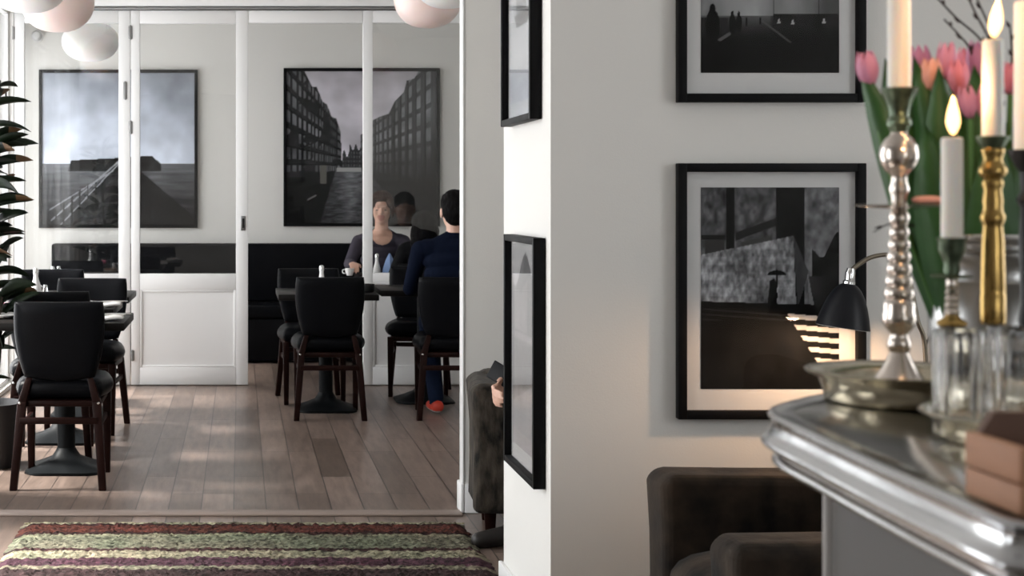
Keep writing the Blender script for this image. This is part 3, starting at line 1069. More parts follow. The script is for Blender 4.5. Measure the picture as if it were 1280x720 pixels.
# ------------------------------------------------------------------ plant by the window
t = thing('dracaena_plant', 'tall dark strap-leaved plant by the window at the far left edge', 'plant', (-1.25, 7.62, 0))
bm = NB(); lathe(bm, [(0, .0), (.12, 0), (.13, .01), (.16, .30), (.165, .32), (.15, .32), (.14, .27), (0, .27)], 28); obj('pot', bm, M['pot'], t)
bm = NB(); lathe(bm, [(.139, .26), (.139, .275), (0, .282)], 24); obj('soil', bm, M['soil'], t)
stems = [[(0.0, 0, .27), (.01, .01, .8), (-.03, .02, 1.35), (-.02, .0, 1.85)], [(.03, .02, .27), (-.06, .05, .7), (-.10, .03, 1.15)], [(-.03, -.03, .27), (.04, -.04, .5), (.05, -.02, .85)]]
for s in stems:
    bm = NB(); tube(bm, curve(s, 6), .014, 8); obj('cane', bm, M['bark'], t)
bm = NB()
rl = random.Random(4)


def strap_leaf(bm, p, az, el, L, wd, droop, mi=0, tip=None):
    n = 9
    d = Vector((math.cos(az), math.sin(az), 0))
    s = Vector((-math.sin(az), math.cos(az), 0))
    s = (Matrix.Rotation(rl.choice((-1, 1)) * rl.uniform(.4, 1.2), 3, d) @ s)
    prev = None
    x = z = 0.0
    for k in range(n + 1):
        f = k / n
        e = el - droop * f
        w_ = wd * math.sin(PI * min(1, .12 + f * .88)) ** .7 * (1 if k < n else .02)
        c = Vector(p) + d * x + Vector((0, 0, z))
        a = bm.verts.new(c + s * w_); m_ = bm.verts.new(c - Vector((0, 0, w_ * .35))); b = bm.verts.new(c - s * w_)
        if prev:
            for q in ((prev[0], prev[1], m_, a), (prev[1], prev[2], b, m_)):
                fc = bm.faces.new(q)
                fc.material_index = (tip if tip is not None and f > .72 else mi)
        prev = (a, m_, b)
        x += L / n * math.cos(e); z += L / n * math.sin(e)


for s, z0 in ((stems[0], .75), (stems[1], .75), (stems[2], .6)):
    pts = [p for p in curve(s, 10) if p.z > z0]
    for i in range(int(20 + 24 * (s is stems[0]))):
        p = pts[min(len(pts) - 1, int(len(pts) * (rl.random() ** .8)))]
        strap_leaf(bm, p, rl.uniform(0, 2 * PI), rl.uniform(.15, .95), rl.uniform(.20, .30), rl.uniform(.024, .034), rl.uniform(.5, 1.2), 0, 1 if rl.random() < .18 else None)
# leaves reaching right, where they show against the bright window
for (xx, yy) in ((38, 128), (34, 172), (46, 182), (38, 190), (30, 222), (40, 243), (22, 202), (28, 285), (24, 262), (14, 318), (18, 345), (20, 440), (15, 470), (12, 398)):
    tipp = W(xx, yy, 7.62) - Vector((-1.25, 7.62, 0))
    L = .24 + .06 * rl.random()
    strap_leaf(bm, (tipp.x - L * .93, tipp.y + rl.uniform(-.05, .05), tipp.z - .07 + rl.uniform(-.02, .04)), rl.uniform(-.15, .15), .55, L, .027, .85, 0, 1 if yy in (190, 243) else None)
lv = obj('foliage', bm, [M['plant'], M['plantdry']], t)
md = lv.modifiers.new('thick', 'SOLIDIFY'); md.thickness = .0015


# ------------------------------------------------------------------ rug
def rug():
    x0, x1, y0, y1 = -.885, .915, 4.05, 6.215
    pat = [(.07, (0.2210, 0.2058, 0.1396)), (.03, (0.0287, 0.0104, 0.0094)), (.12, (0.0706, 0.0202, 0.0136)), (.04, (0.0258, 0.0095, 0.0085)), (.035, (0.1659, 0.1557, 0.1048)), (.20, (0.1241, 0.1241, 0.0859)), (.045, (0.0377, 0.0158, 0.0158)),
           (.11, (0.2087, 0.1935, 0.1324)), (.12, (0.0590, 0.0259, 0.0361)), (.05, (0.1837, 0.1633, 0.1175)), (.14, (0.0356, 0.0204, 0.0204)), (.12, (0.1608, 0.1557, 0.1099)), (.16, (0.0965, 0.0303, 0.0227)), (.14, (0.2036, 0.1935, 0.1375))]
    def colour(d):
        d = d % sum(p[0] for p in pat)
        for w_, c in pat:
            if d < w_:
                return c
            d -= w_
        return pat[-1][1]
    bm = NB()
    lay = bm.loops.layers.float_color.new('ink')
    nx, ny = 210, 300
    vs, cs = [], []
    for j in range(ny + 1):
        row, rc = [], []
        for i in range(nx + 1):
            u, v = i / nx, j / ny
            x = x0 + (x1 - x0) * u
            y = y0 + (y1 - y0) * v
            e = min(u, 1 - u, (1 - v) * 1.2, v) 
            edge = min(1, e * 40)
            wob = .018 * fb(x, y, 9)
            z = .004 + edge * (.016 + .007 * fb(x * 2.2, y, 42, 3) + .006 * abs(math.sin(y * 150 + 3 * fb(x, y, 6))))
            xx = x + (.012 * fb(y, 1.7, 20) if i in (0, nx) else 0)
            yy = y + (.014 * fb(x, .7, 25) if j in (0, ny) else 0)
            row.append(bm.verts.new((xx, yy, max(.002, z))))
            c = colour(y1 - y + wob)
            k = max(.15, .95 + 1.3 * fb(x * 1.3, y * 2.6, 38, 5))
            g_ = .25 * fb(x, y, 4)
            rc.append((c[0] * k * (1 - g_ * .3), c[1] * k * (1 + g_ * .2), c[2] * k, 1))
        vs.append(row); cs.append(rc)
    for j in range(ny):
        for i in range(nx):
            f = bm.faces.new((vs[j][i], vs[j][i + 1], vs[j + 1][i + 1], vs[j + 1][i]))
            for l, (a, b) in zip(f.loops, ((j, i), (j, i + 1), (j + 1, i + 1), (j + 1, i))):
                l[lay] = cs[a][b]
    bnd = [e for e in bm.edges if e.is_boundary]
    ex = bmesh.ops.extrude_edge_only(bm, edges=bnd)
    for v in [g for g in ex['geom'] if isinstance(g, bmesh.types.BMVert)]:
        v.co.z = .001
    t = thing('striped_rug', 'shaggy woven rug with rust, olive cream and plum stripes on the front floor', 'rug')
    obj('pile', bm, attr_material('rug_wool', .95, .6), t)
    bm = NB()
    rr = random.Random(2)
    for k in range(330):
        x = x0 + (x1 - x0) * (k + rr.random()) / 330
        for yy, s in ((y1 - .006, 1), (y0 + .006, -1)):
            a = rr.uniform(-.5, .5)
            L = rr.uniform(.02, .045)
            tube(bm, [(x, yy, .012), (x + a * L * .5, yy + s * L * .5, .010), (x + a * L, yy + s * L, .004)], .0032, 5)
    obj('fringe', bm, mat('rug_fringe', (.36, .33, .21), .95, var=.3, scale=30), t)


rug()


# ------------------------------------------------------------------ armchairs
def armchair(label, loc, rotz, w, dpt, arm_h, arm_w, m, leg_h=.10, back_h=.74, dh=0.0):
    """front faces -y; origin on the floor in the middle"""
    t = thing('armchair', label, 'armchair', loc, rotz)
    bm = NB(); box(bm, -w / 2 + arm_w - .01, w / 2 - arm_w + .01, -dpt / 2 + .03, dpt / 2 - .05, leg_h, .30, .02, 3); obj('seat_base', bm, m, t)
    rs = random.Random(5)
    for s in (-1, 1):
        nb = NB()
        xa, xb = sorted((s * w / 2, s * (w / 2 - arm_w)))
        ah = arm_h + (dh if s > 0 else -dh)
        box(nb, xa, xb, -dpt / 2, dpt / 2 - .02, leg_h, ah, .034, 5)
        bmesh.ops.subdivide_edges(nb, edges=nb.edges, cuts=3, use_grid_fill=True)
        for v in nb.verts:
            k = .008 * fb(v.co.x * 2 + 5 * s, v.co.y * 2 + v.co.z, 5)
            v.co += Vector((k, k * .6, k if v.co.z > leg_h + .03 else 0))
            if v.co.z > ah - .16:       # soft roll at the top
                v.co.x += s * .012 * math.sin((v.co.z - ah + .16) / .16 * PI)
                v.co.y -= .010 * math.sin((v.co.z - ah + .16) / .16 * PI) * (1 if v.co.y < 0 else 0)
        obj('armrest', nb, m, t)
    bm = NB(); box(bm, -w / 2 + .02, w / 2 - .02, dpt / 2 - .16, dpt / 2, leg_h, back_h, .06, 5); obj('backrest', bm, m, t)
    bm = NB()
    cw, cd = w - 2 * arm_w - .01, dpt - .17
    puff(bm, cw, cd, .17, 16, 6, .2, lambda c: Vector((c.x, c.z - .075 - .02, .375 + c.y + .02 * (1 - (2 * c.x / cw) ** 2))))
    obj('seat_cushion', bm, m, t)
    for sx in (-1, 1):
        for sy in (-1, 1):
            bm = NB()
            bar(bm, (sx * (w / 2 - .07), sy * (dpt / 2 - .08), 0), (sx * (w / 2 - .07), sy * (dpt / 2 - .08), leg_h + .02), (.035, .035), (.05, .05))
            obj('leg', bm, M['darkwood'], t)
    return t


armchair('dark brown velvet armchair against the grey wall below the pictures, beside the bar', (1.490, 3.645, 0), R(-90), .72, .84, .612, .17, M['velvet'], .08, .80, -.024)
armchair('mottled grey-brown velvet armchair tucked behind the white pier, with a person in it', (1.385, 6.13, 0), R(-6.5), .90, .50, .615, .17, M['velvetgrey'], .105, .63)


# ------------------------------------------------------------------ floor lamp behind the armchair
d = 4.13
hp = W(1052, 405, d)
t = thing('reading_lamp', 'black bell-shaded reading lamp on a thin bent brass stem in front of the umbrella picture', 'lamp', (W(1157, 0, d).x, d, 0))
o = Vector((W(1157, 0, d).x, d, 0))
L_ = lambda x, y: W(x, y, d) - o
bm = NB(); lathe(bm, [(0, 0), (.12, 0), (.122, .006), (.11, .014), (.02, .026), (0, .026)], 32); obj('base', bm, M['lampblack'], t)
bm = NB()
tube(bm, curve([(0, 0, .02), (0, 0, .5), L_(1157, 447), L_(1147, 400), L_(1137, 350), L_(1128, 325), L_(1110, 318.5), L_(1088, 322), L_(1070, 333), L_(1063, 341)], 8), .0062, 10)
obj('stem', bm, mat('aged_brass_stem', (.22, .19, .15), .32, 1.0, var=.2), t)
tilt = Matrix.Translation(L_(1063, 341)) @ Matrix.Rotation(R(8), 4, 'Y')
bm = NB(); lathe(bm, [(0, .012), (.010, .012), (.013, 0), (.012, -.02), (.016, -.024), (.016, -.034), (0, -.034)], 18, mtx=tilt); obj('neck', bm, M['chrome'], t)
prof = [(.014, -.030), (.022, -.034), (.034, -.046), (.046, -.066), (.056, -.092), (.064, -.120), (.0705, -.150)]
bm = NB()
lathe(bm, prof + [(.0685, -.150)], 36, mtx=tilt)
shd_ = obj('shade', bm, M['lampblack'], t)
bm = NB()
lathe(bm, [(r - .0025, z - .001) for r, z in prof[::-1]], 36, mtx=tilt)
obj('shade_lining', bm, M['lampinside'], shd_)
bm = NB(); lathe(bm, [(0, -.125), (.014, -.12), (.021, -.103), (.018, -.085), (.011, -.07), (.011, -.045), (0, -.045)], 20, mtx=tilt); obj('bulb', bm, M['bulb'], shd_)
bl = bpy.data.lights.new('reading_bulb', 'POINT')
bl.energy = 6.5
bl.color = (1.0, .62, .36)
bl.shadow_soft_size = .02
blo = bpy.data.objects.new('reading_bulb_light', bl)
COL.objects.link(blo)
blo.location = o + (tilt @ Vector((0, 0, -.142)))
bm = NB()
tube(bm, curve([L_(1157, 447) + Vector((.004, 0, 0)), L_(1160, 430) + Vector((.0, .01, 0)), L_(1168, 415) + Vector((.01, .015, 0)), L_(1176, 440), L_(1180, 480), (.10, .03, .3), (.12, .05, .02)], 6), .003, 6)
obj('cable', bm, M['cord'], t)


# ------------------------------------------------------------------ bar counter
ZB = 1.14
t = thing('bar_counter', 'rounded zinc-topped bar with moulded metal edge at the right', 'bar', (.9, 1.25, 0))
oB = Vector((.9, 1.25, 0))
YN, XE = .935, 1.75
BEAD = .012
# plan of the top edge: the long side nearest us, the rounded left end, the far side
PLAN = [(.4765, .955), (.4800, 1.10), (.4850, 1.22), (.4890, 1.30), (.4905, 1.35), (.4935, 1.395), (.5050, 1.437), (.5260, 1.470), (.5560, 1.506), (.5980, 1.550), (.6500, 1.600), (.7150, 1.650), (.7900, 1.690), (.8700, 1.705), (1.0, 1.708), (1.3, 1.708)]
PATH = [Vector((.4763, .947, 0)), Vector((.4785, .939, 0))][:0] + [p for p in curve([(x, y, 0) for x, y in PLAN], 4)]


def outline(inset):
    """closed plan curve, inset inward from the outermost edge"""
    o = inset - BEAD
    pts = []
    n = len(PATH)
    for i, p in enumerate(PATH):
        t_ = (PATH[min(i + 1, n - 1)] - PATH[max(i - 1, 0)]).normalized()
        nrm = Vector((t_.y, -t_.x, 0))          # toward the inside of the bar
        q = p + nrm * o
        pts.append((q.x, q.y))
    pts[0] = (pts[0][0] , YN + .012 + o)
    first = pts[0]
    near = [(first[0] + .0035, YN + .0035 + o), (first[0] + .012, YN + o)]
    pts.append((XE - o, 1.708 - o))
    pts.append((XE - o, YN + o))
    return pts + near[::-1]


def loft(bm, rings, cap0=True, cap1=True):
    rr = [[bm.verts.new(Vector(p) - oB) for p in ring] for ring in rings]
    n = len(rr[0])
    for a, b in zip(rr, rr[1:]):
        for k in range(n):
            bm.faces.new((a[k], a[(k + 1) % n], b[(k + 1) % n], b[k]))
    if cap0: bm.faces.new(rr[0])
    if cap1: bm.faces.new(rr[-1])


ringsof = lambda prof: [[(x, y, ZB + z) for x, y in outline(i)] for i, z in prof]
bm = NB(); loft(bm, ringsof([(.0135, -.012), (.0135, -.0005), (.0145, 0)])); obj('counter_top', bm, M['zinc'], t)
prof = [(.030, .0004), (.016, .0004), (.0145, .0016), (.0115, .0022), (.008, .0010), (.0062, -.0015), (.0075, -.0042), (.0095, -.0058), (.0098, -.010), (.0085, -.0150),
        (.0055, -.0195), (.0015, -.0225), (0, -.0250), (.0005, -.0275), (.003, -.0290), (.010, -.0300), (.0145, -.0315), (.0150, -.0385),
        (.0120, -.0400), (.0098, -.0425), (.0100, -.0455), (.0125, -.0478), (.018, -.0490), (.056, -.0490)]
bm = NB(); loft(bm, ringsof(prof), False, True); obj('edge_moulding', bm, M['zincedge'], t, smooth=60)
def lowring(i, z): return [(x, y, z) for x, y in outline(i)]
bm = NB(); loft(bm, [lowring(.063, 0), lowring(.063, ZB - .049)]); obj('front_panel', bm, M['barpanel'], t)
bm = NB(); loft(bm, [lowring(.030, 0), lowring(.030, .10), lowring(.036, .11), lowring(.062, .11)]); obj('plinth', bm, M['barpost'], t)
for q in (.49, .66):
    i = int(q * (len(PATH) - 1))
    ol = outline(.062)
    c = ol[i]
    tg = (PATH[i + 1] - PATH[i - 1]).normalized()
    nb = NB(); box(nb, -.012, .012, -.020, .020, .10, ZB - .049, .006, 3)
    bm = NB(); merge(bm, nb, 0, Matrix.Translation((c[0] - oB.x, c[1] - oB.y, 0)) @ Matrix.Rotation(math.atan2(-tg.x, tg.y), 4, 'Z'))
    obj('corner_post', bm, M['barpost'], t)


def pewter_tray(label, loc, R_, h):
    bm = NB()
    s = R_ / .092
    lathe(bm, [(0, 0), (.070 * s, 0), (.073 * s, .002), (.0755 * s, h * .45), (.079 * s, h * .75), (.090 * s, h * .92), (.092 * s, h), (.090 * s, h * 1.04), (.079 * s, h * .90), (.072 * s, h * .72), (.068 * s, .006), (0, .005)], 56)
    return tag(obj('tray', bm, M['pewter'], None, loc, 60), label, 'tray')


pewter_tray('round pewter tray carrying the tall silver candlestick on the bar', (.652, 1.495, ZB + .0005), .0915, .030)
pewter_tray('round pewter tray under the ribbed glasses beside the wooden crate', (.66, 1.235, ZB + .0005), .100, .024)


def candlestick(name_label, loc, parts):
    """parts: (name, material, profile)"""
    t = thing('candlestick', name_label, 'candlestick', loc)
    for nm, m, prof in parts:
        bm = NB(); lathe(bm, prof, 36)
        o = obj(nm, bm, M[m], t, smooth=50)
        if m == 'patina': o['label'] = 'greenish tarnished ' + nm.replace('_', ' ')
    return t


def candle(label, loc, r, h, lit=True, lean=0.0):
    t = thing('candle', label, 'candle', loc)
    bm = NB(); lathe(bm, [(0, 0), (r * .96, 0), (r, .004), (r * .97, h - .004), (r * .93, h - .0005), (r * .8, h), (r * .5, h - .0015), (0, h - .002)], 28)
    obj('wax_body', bm, M['wax'], t, smooth=60)
    bm = NB(); tube(bm, [(0, 0, h - .003), (.0005, 0, h + .004), (.0015, 0, h + .008)], .0009, 6); wk = obj('wick', bm, M['wick'], t)
    if lit:
        bm = NB()
        pr = [(0, .0), (.0026, .002), (.0052, .008), (.0060, .013), (.0052, .020), (.0034, .027), (.0014, .033), (0, .036)]
        lathe(bm, pr, 18, mtx=Matrix.Translation((0.001, 0, h + .002)) @ Matrix.Shear('XY', 4, (lean, 0)))
        obj('flame', bm, M['flame'], t)
        # the light the flame gives
        fl = bpy.data.lights.new('flame_glow', 'POINT'); fl.energy = .22; fl.color = (1, .58, .28); fl.shadow_soft_size = .008
        fo = bpy.data.objects.new('flame_glow', fl); COL.objects.link(fo)
        fo.location = Vector(loc) + Vector((0, 0, h + .044))
    return t


# tall silver candlestick
d = 1.495
k = d / FPX
zt0 = ZB + .0062
xc = W(1124, 0, d).x
Zof = lambda y: CH - (y - YV) * k - zt0
pf = lambda L: [(r * k, Zof(y)) for r, y in L]
H0 = Zof(110)
low = [(0, 0), (.0325, 0), (.034, .002), (.033, .006)] + pf([(30, 474), (22, 462), (15, 449), (12, 442), (11, 440)])
mid = pf([(11, 440), (13, 436), (14.5, 430), (13, 424), (10.5, 420), (12, 415), (17, 408), (20.5, 400), (20, 393), (18.5, 389), (19.5, 383), (18.5, 377), (15.5, 374), (18.5, 367), (17, 361), (14, 358), (17, 352), (15.5, 346), (12.5, 343), (15.5, 337), (14, 331), (11.5, 328), (14.5, 322), (13, 316), (10.5, 313), (13.5, 307), (12, 301), (9.6, 298), (12.3, 292), (11, 286), (9, 283), (11.5, 277), (12.5, 271), (10, 265), (8, 261)])
dishp = pf([(8, 261.5), (30, 260), (52, 257.5), (54, 256.5), (52, 256), (30, 258), (8, 258)])
up = pf([(8, 258.5), (9.5, 252), (9, 246), (11.5, 240), (12, 235), (10, 229), (9, 223), (10, 219), (17, 213), (22, 204), (23.5, 194), (22, 183), (17, 174), (11, 169), (10, 165)])
cup = pf([(10, 165.5), (12, 160), (15, 155), (14, 150), (11.5, 146), (12, 138), (16, 126), (21, 115), (22.5, 111), (21, 110), (14.5, 112), (14.5, 124), (0, 124)])
candlestick('tall baluster silver candlestick with drip dish standing on the pewter tray', (xc, d, zt0), [('foot', 'silver', low), ('stem', 'silver', mid), ('drip_dish', 'silver', dishp), ('knop', 'silver', up), ('socket', 'patina', cup)])
candle('white taper candle in the tall silver candlestick, top at the picture edge', (xc, d, zt0 + Zof(123.5)), 14 * k, Zof(-3) - Zof(123.5))
# fallen petal on the drip dish
bm = NB()
puff(bm, .030, .016, .008, 10, 4, .6, lambda c: Vector((c.x, c.z, c.y + .005 - 3 * (c.x ** 2))))
tag(obj('fallen_petal', bm, M['petal1'], None, (xc + 33 * k, d - .004, zt0 + Zof(257.5) + .001)), 'peach petal lying on the drip dish of the tall silver candlestick', 'petal')

# small green candlestick
d = 1.378
k = d / FPX
xc = W(1190, 0, d).x
zt0 = ZB + .0006
Zof = lambda y: CH - (y - YV) * k - zt0
candlestick('small candlestick with green socket and twisted stem behind the left ribbed glass', (xc, d, zt0), [
    ('foot', 'blackmetal', [(0, 0), (.017, 0), (.017, .003), (.010, .008), (.006, .02)] + pf([(8, 440), (8, 412), (12, 408)])),
    ('collar', 'brass', pf([(0, 410), (15, 409), (18.5, 405), (17, 401), (10, 397), (8, 393), (0, 393)])),
    ('stem', 'silver', pf([(8, 394), (9.5, 390), (7, 386), (9, 382), (6.5, 378), (8.5, 374), (6.5, 370), (8.5, 366), (6, 362), (8, 358), (6, 354), (7, 349)])),
    ('drip_dish', 'patina', pf([(6, 349), (24, 346.5), (25, 345), (24, 344), (8, 345)])),
    ('socket', 'patina', pf([(8, 345.5), (10, 338), (9, 330), (12, 322), (16, 312), (16, 302), (18, 298), (17, 297), (13, 298.5), (13, 310), (0, 310)]))])
candle('short lit white candle in the small green candlestick', (xc, d, zt0 + Zof(309.5)), 13 * k, Zof(172) - Zof(309.5))

# brass candlestick
d = 1.383
k = d / FPX
xc = W(1241, 0, d).x
Zof = lambda y: CH - (y - YV) * k - zt0
candlestick('brass candlestick with spiral knops right of the small green one', (xc, d, zt0), [
    ('foot', 'blackmetal', [(0, 0), (.017, 0), (.017, .003), (.010, .008), (.006, .02)] + pf([(7, 440), (7, 406), (10, 404)])),
    ('stem', 'brass', pf([(0, 405), (14, 404.5), (15, 402), (15, 368), (14, 366), (14.8, 362), (13, 300), (11.5, 285), (12, 280), (14, 276), (14.5, 270), (12, 265), (11, 258), (12, 252), (11, 244), (10, 238), (12, 232), (12.5, 228), (10.5, 224), (15, 219), (17, 214), (15, 208), (12, 204), (11, 198), (13, 192), (14, 188), (12, 185)])),
    ('socket', 'patina', pf([(12, 185.5), (15, 181), (19, 174), (19.5, 171), (18, 170), (13.5, 171), (13.5, 180), (0, 180)]))])
candle('lit white candle in the brass candlestick', (xc, d, zt0 + Zof(179.5)), 12.6 * k, Zof(50) - Zof(179.5), True, .12)

# black candlestick at the picture edge
d = 1.452
k = d / FPX
xc = W(1284, 0, d).x
Zof = lambda y: CH - (y - YV) * k - zt0
candlestick('black candlestick at the right picture edge', (xc, d, zt0), [
    ('foot', 'blackmetal', [(0, 0), (.017, 0), (.018, .003), (.010, .010), (.006, .02)]),
    ('stem', 'blackmetal', [(.006, .02)] + pf([(8, 420), (11, 400), (8, 380), (10, 300), (8, 260), (13, 250), (8, 240), (9, 215)])),
    ('socket', 'blackmetal', pf([(9, 215), (14, 208), (22, 192), (23, 188), (21, 187), (16, 188), (16, 198), (0, 198)]))])
candle('thick white candle cut by the right picture edge', (xc, d, zt0 + Zof(197.5)), 15.5 * k, Zof(2) - Zof(197.5))


# ribbed glasses on the second tray
def ribbed_glass(label, loc, r, h):
    bm = NB()
    lathe(bm, [(0, 0), (r * .86, 0), (r * .93, .002), (r * .95, .010), (r * 1.0, h * .9), (r * .99, h - .002), (r * .965, h), (r * .93, h - .002), (r * .84, h * .85), (r * .78, .014), (r * .6, .010), (0, .010)], 96, rib=.05, ribs=12)
    return tag(obj('ribbed_glass', bm, M['crystal'], None, loc, 60), label, 'glass')


zt = ZB + .0062
ribbed_glass('ribbed clear crystal glass on the tray, left of the pair', (W(1202, 0, 1.245).x, 1.245, zt), .0218, .0865)
ribbed_glass('ribbed clear crystal glass at the right picture edge behind the crate', (W(1272, 0, 1.262).x, 1.262, zt), .0222, .0865)

# wooden crate
t = thing('wooden_crate', 'reddish-brown wooden crate on the bar at the right picture edge', 'crate', (.575, .985, ZB + .0015))
hx, hy, hh = .088, .036, .042
bm = NB()
for (x0, x1, y0, y1, z0, z1) in ((-hx, -hx + .008, -hy, hy, .0, .0185), (-hx, -hx + .008, -hy, hy, .020, hh)):
    box(bm, x0, x1, y0, y1, z0, z1, .0008)
obj('side_board', bm, M['crate'], t)
bm = NB(); box(bm, hx - .008, hx, -hy, hy, 0, hh, .0008); obj('side_board', bm, M['crate'], t)
bm = NB(); box(bm, -hx + .008, hx - .008, -hy, -hy + .008, 0, hh, .0008); obj('end_board', bm, M['crate'], t)
bm = NB()
poly_prism(bm, [(-hx + .008, 0), (hx - .008, 0), (hx - .008, .056), (-hx + .016, .056), (-hx + .008, .044)], -.004, .004, 0, Matrix.Translation((0, hy - .004, 0)) @ Matrix.Rotation(R(90), 4, 'X'))
obj('raised_end_board', bm, M['cratedark'], t)
bm = NB(); box(bm, -hx + .008, hx - .008, -hy + .008, hy - .008, 0, .006); obj('bottom_board', bm, M['cratedark'], t)

# ------------------------------------------------------------------ bucket of tulips
d = 1.60
bc = Vector((.795, d, ZB + .0006))
t = thing('flower_bucket', 'ribbed silvery metal bucket holding the tulips on the bar', 'bucket', bc)
bm = NB()
lathe(bm, [(0, 0), (.060, 0), (.062, .002), (.0645, .05), (.0660, .053), (.0648, .056), (.0665, .11), (.0685, .113), (.067, .116), (.068, .135), (.071, .138), (.071, .142), (.0685, .144), (.0705, .147), (.0705, .151), (.069, .153), (.0715, .156), (.0715, .160), (.069, .1615), (.0665, .160), (.064, .11), (.058, .006), (0, .006)], 56)
bw_ = obj('bucket_wall', bm, M['bucket'], t, smooth=50)
bm = NB()
tube(bm, [(.0705 * math.cos(a), .0705 * math.sin(a), .1605) for a in [2 * PI * q / 40 for q in range(41)]], .0022, 8)
obj('rim', bm, M['chrome'], bw_)

rt = random.Random(11)


def tulip(px_, py_, dd, m, label, wpx=27, hpx=42, lean=0.0, root=None):
    c = W(px_, py_, dd)
    tt = thing('tulip', label, 'flower', (0, 0, 0), 0, 'pink tulips in the bucket')
    k = dd / FPX
    wd, hg = wpx * k / 2 * 1.12, hpx * k * 1.06
    base = c - Vector((0, 0, hg * .5))
    rootp = root or Vector((bc.x + (c.x - bc.x) * .30, bc.y + (c.y - bc.y) * .3, bc.z + .02))
    tt.location = rootp
    midp = rootp.lerp(base, .55) + Vector(((c.x - bc.x) * .10, 0, .0))
    midp.z = rootp.z + (base.z - rootp.z) * .6
    sp = curve([rootp, midp, base], 8)
    bm = NB(); tube(bm, [p - rootp for p in sp], .0030, 8); obj('stem', bm, M['stem'], tt)
    # six cupped petals
    bm = NB()
    ax = Matrix.Translation(base - rootp) @ Matrix.Rotation(lean, 4, 'Y') @ Matrix.Rotation(rt.uniform(0, 1), 4, 'Z')
    for q in range(6):
        az = q * PI / 3
        inner = q % 2
        n, mm = 8, 6
        grid = []
        for j in range(n + 1):
            v = j / n
            rad = wd * (math.sin(PI * (.06 + .74 * v)) ** .75) * (.92 if inner else 1.0) * (1.0 - .12 * v)
            hw = .62 * math.sin(PI * min(1, .10 + .88 * v)) ** .6
            row = []
            for i in range(mm + 1):
                a = az + (i / mm * 2 - 1) * hw
                edge = abs(i / mm * 2 - 1)
                row.append(bm.verts.new(ax @ Vector((rad * math.cos(a) * (1 - .04 * edge), rad * math.sin(a) * (1 - .04 * edge), hg * (v * (1 - .03 * edge)) * (1.0 if not inner else .97)))))
            grid.append(row)
        for j in range(n):
            for i in range(mm):
                bm.faces.new((grid[j][i], grid[j][i + 1], grid[j + 1][i + 1], grid[j + 1][i]))
    o = obj('bloom', bm, M[m], tt, smooth=70)
    md = o.modifiers.new('thick', 'SOLIDIFY'); md.thickness = .0006
    for q in range(4):
        bm = NB()
        az = math.atan2(c.y - bc.y, c.x - bc.x) + rt.uniform(-1.4, 1.4)
        zt = rt.uniform(.20, .30) 
        p0 = Vector((rt.uniform(-.010, .010), rt.uniform(-.010, .010), .03))
        dirx = Vector((math.cos(az), math.sin(az), 0))
        n = 10
        prev = None
        spread = rt.uniform(.010, .032)
        side = Vector((-dirx.y, dirx.x, 0)) * .7 + Vector((.7, 0, 0))
        for j in range(n + 1):
            v = j / n
            cc = p0 + dirx * (spread * v ** 1.5) + Vector((c.x - bc.x, (c.y - bc.y) * .3, 0)) * .62 * v + Vector((0, 0, zt * v))
            w_ = .023 * math.sin(PI * min(1, .18 + .82 * v)) ** .8 * (1 if j < n else .03)
            a = bm.verts.new(cc + side * w_); m2 = bm.verts.new(cc + dirx * w_ * .45); b = bm.verts.new(cc - side * w_)
            if prev:
                bm.faces.new((prev[0], prev[1], m2, a)); bm.faces.new((prev[1], prev[2], b, m2))
            prev = (a, m2, b)
        lf = obj('leaf', bm, M['leaf'], tt, smooth=60)
        md = lf.modifiers.new('thick', 'SOLIDIFY'); md.thickness = .0008
    return tt


TL = [
    (1088, 86, 1.60, 'petal4', 'lone rose tulip leaning out left of the tall candle', 27, 44, -.15),
    (1151, 79, 1.62, 'petal3', 'lilac tulip just right of the tall candle, behind the peach one', 27, 44, -.05),
    (1164, 93, 1.57, 'petal1', 'peach tulip in front of the lilac one, above the short flame', 27, 40, 0),
    (1182, 76, 1.60, 'petal4', 'rose tulip standing right of the peach one', 24, 46, .05),
    (1201, 97, 1.58, 'petal2', 'coral pink tulip left of the brass candlestick candle, above the drooping open one', 26, 46, -.1),
    (1213, 127, 1.55, 'petal4', 'lowest pink tulip, left half of the front pair beside the brass candlestick', 22, 40, -.15),
    (1226, 124, 1.55, 'petal4', 'lowest pink tulip, right half of the front pair beside the brass candlestick', 22, 42, .1),
    (1222, 76, 1.63, 'petal3', 'dark lilac-pink tulip at the back, left of the middle flame', 30, 50, .05),
    (1208, 78, 1.64, 'petal2', 'small pink tulip peeping out behind the coral one', 22, 38, 0),
    (1263, 97, 1.60, 'petal2', 'pink tulip between the two right candles', 26, 40, .05),
    (1136, 92, 1.66, 'petal4', 'rose tulip hidden behind the tall candle', 24, 40, -.1),
    (1245, 105, 1.64, 'petal3', 'lilac tulip hidden behind the brass candlestick candle', 26, 40, 0),
]
for a in TL:
    tulip(*a)


# bare twigs among the tulips
def twig(label, pts, dd, r=.0016):
    P = curve([W(x, y, dd) for x, y in pts], 5)
    tt = thing('twig', label, 'twig', P[0], 0, 'bare budded twigs')
    o_ = P[0]
    bm = NB(); tube(bm, [p - o_ for p in P], [r * (1 - .45 * i / len(P)) for i in range(len(P))], 7)
    br_ = obj('branch', bm, M['twig'], tt)
    bm = NB()
    for i in range(3, len(P), 4):
        p = P[i] - o_
        t_ = (P[i] - P[i - 1]).normalized()
        s = 1 if (i // 4) % 2 else -1
        q = p + t_ * .004 + Vector((s * .0035, 0, .001))
        tube(bm, [p, p.lerp(q, .5), q + t_ * .002], [r * .7, r * 1.25, .0003], 6)
    obj('buds', bm, M['twig'], br_)


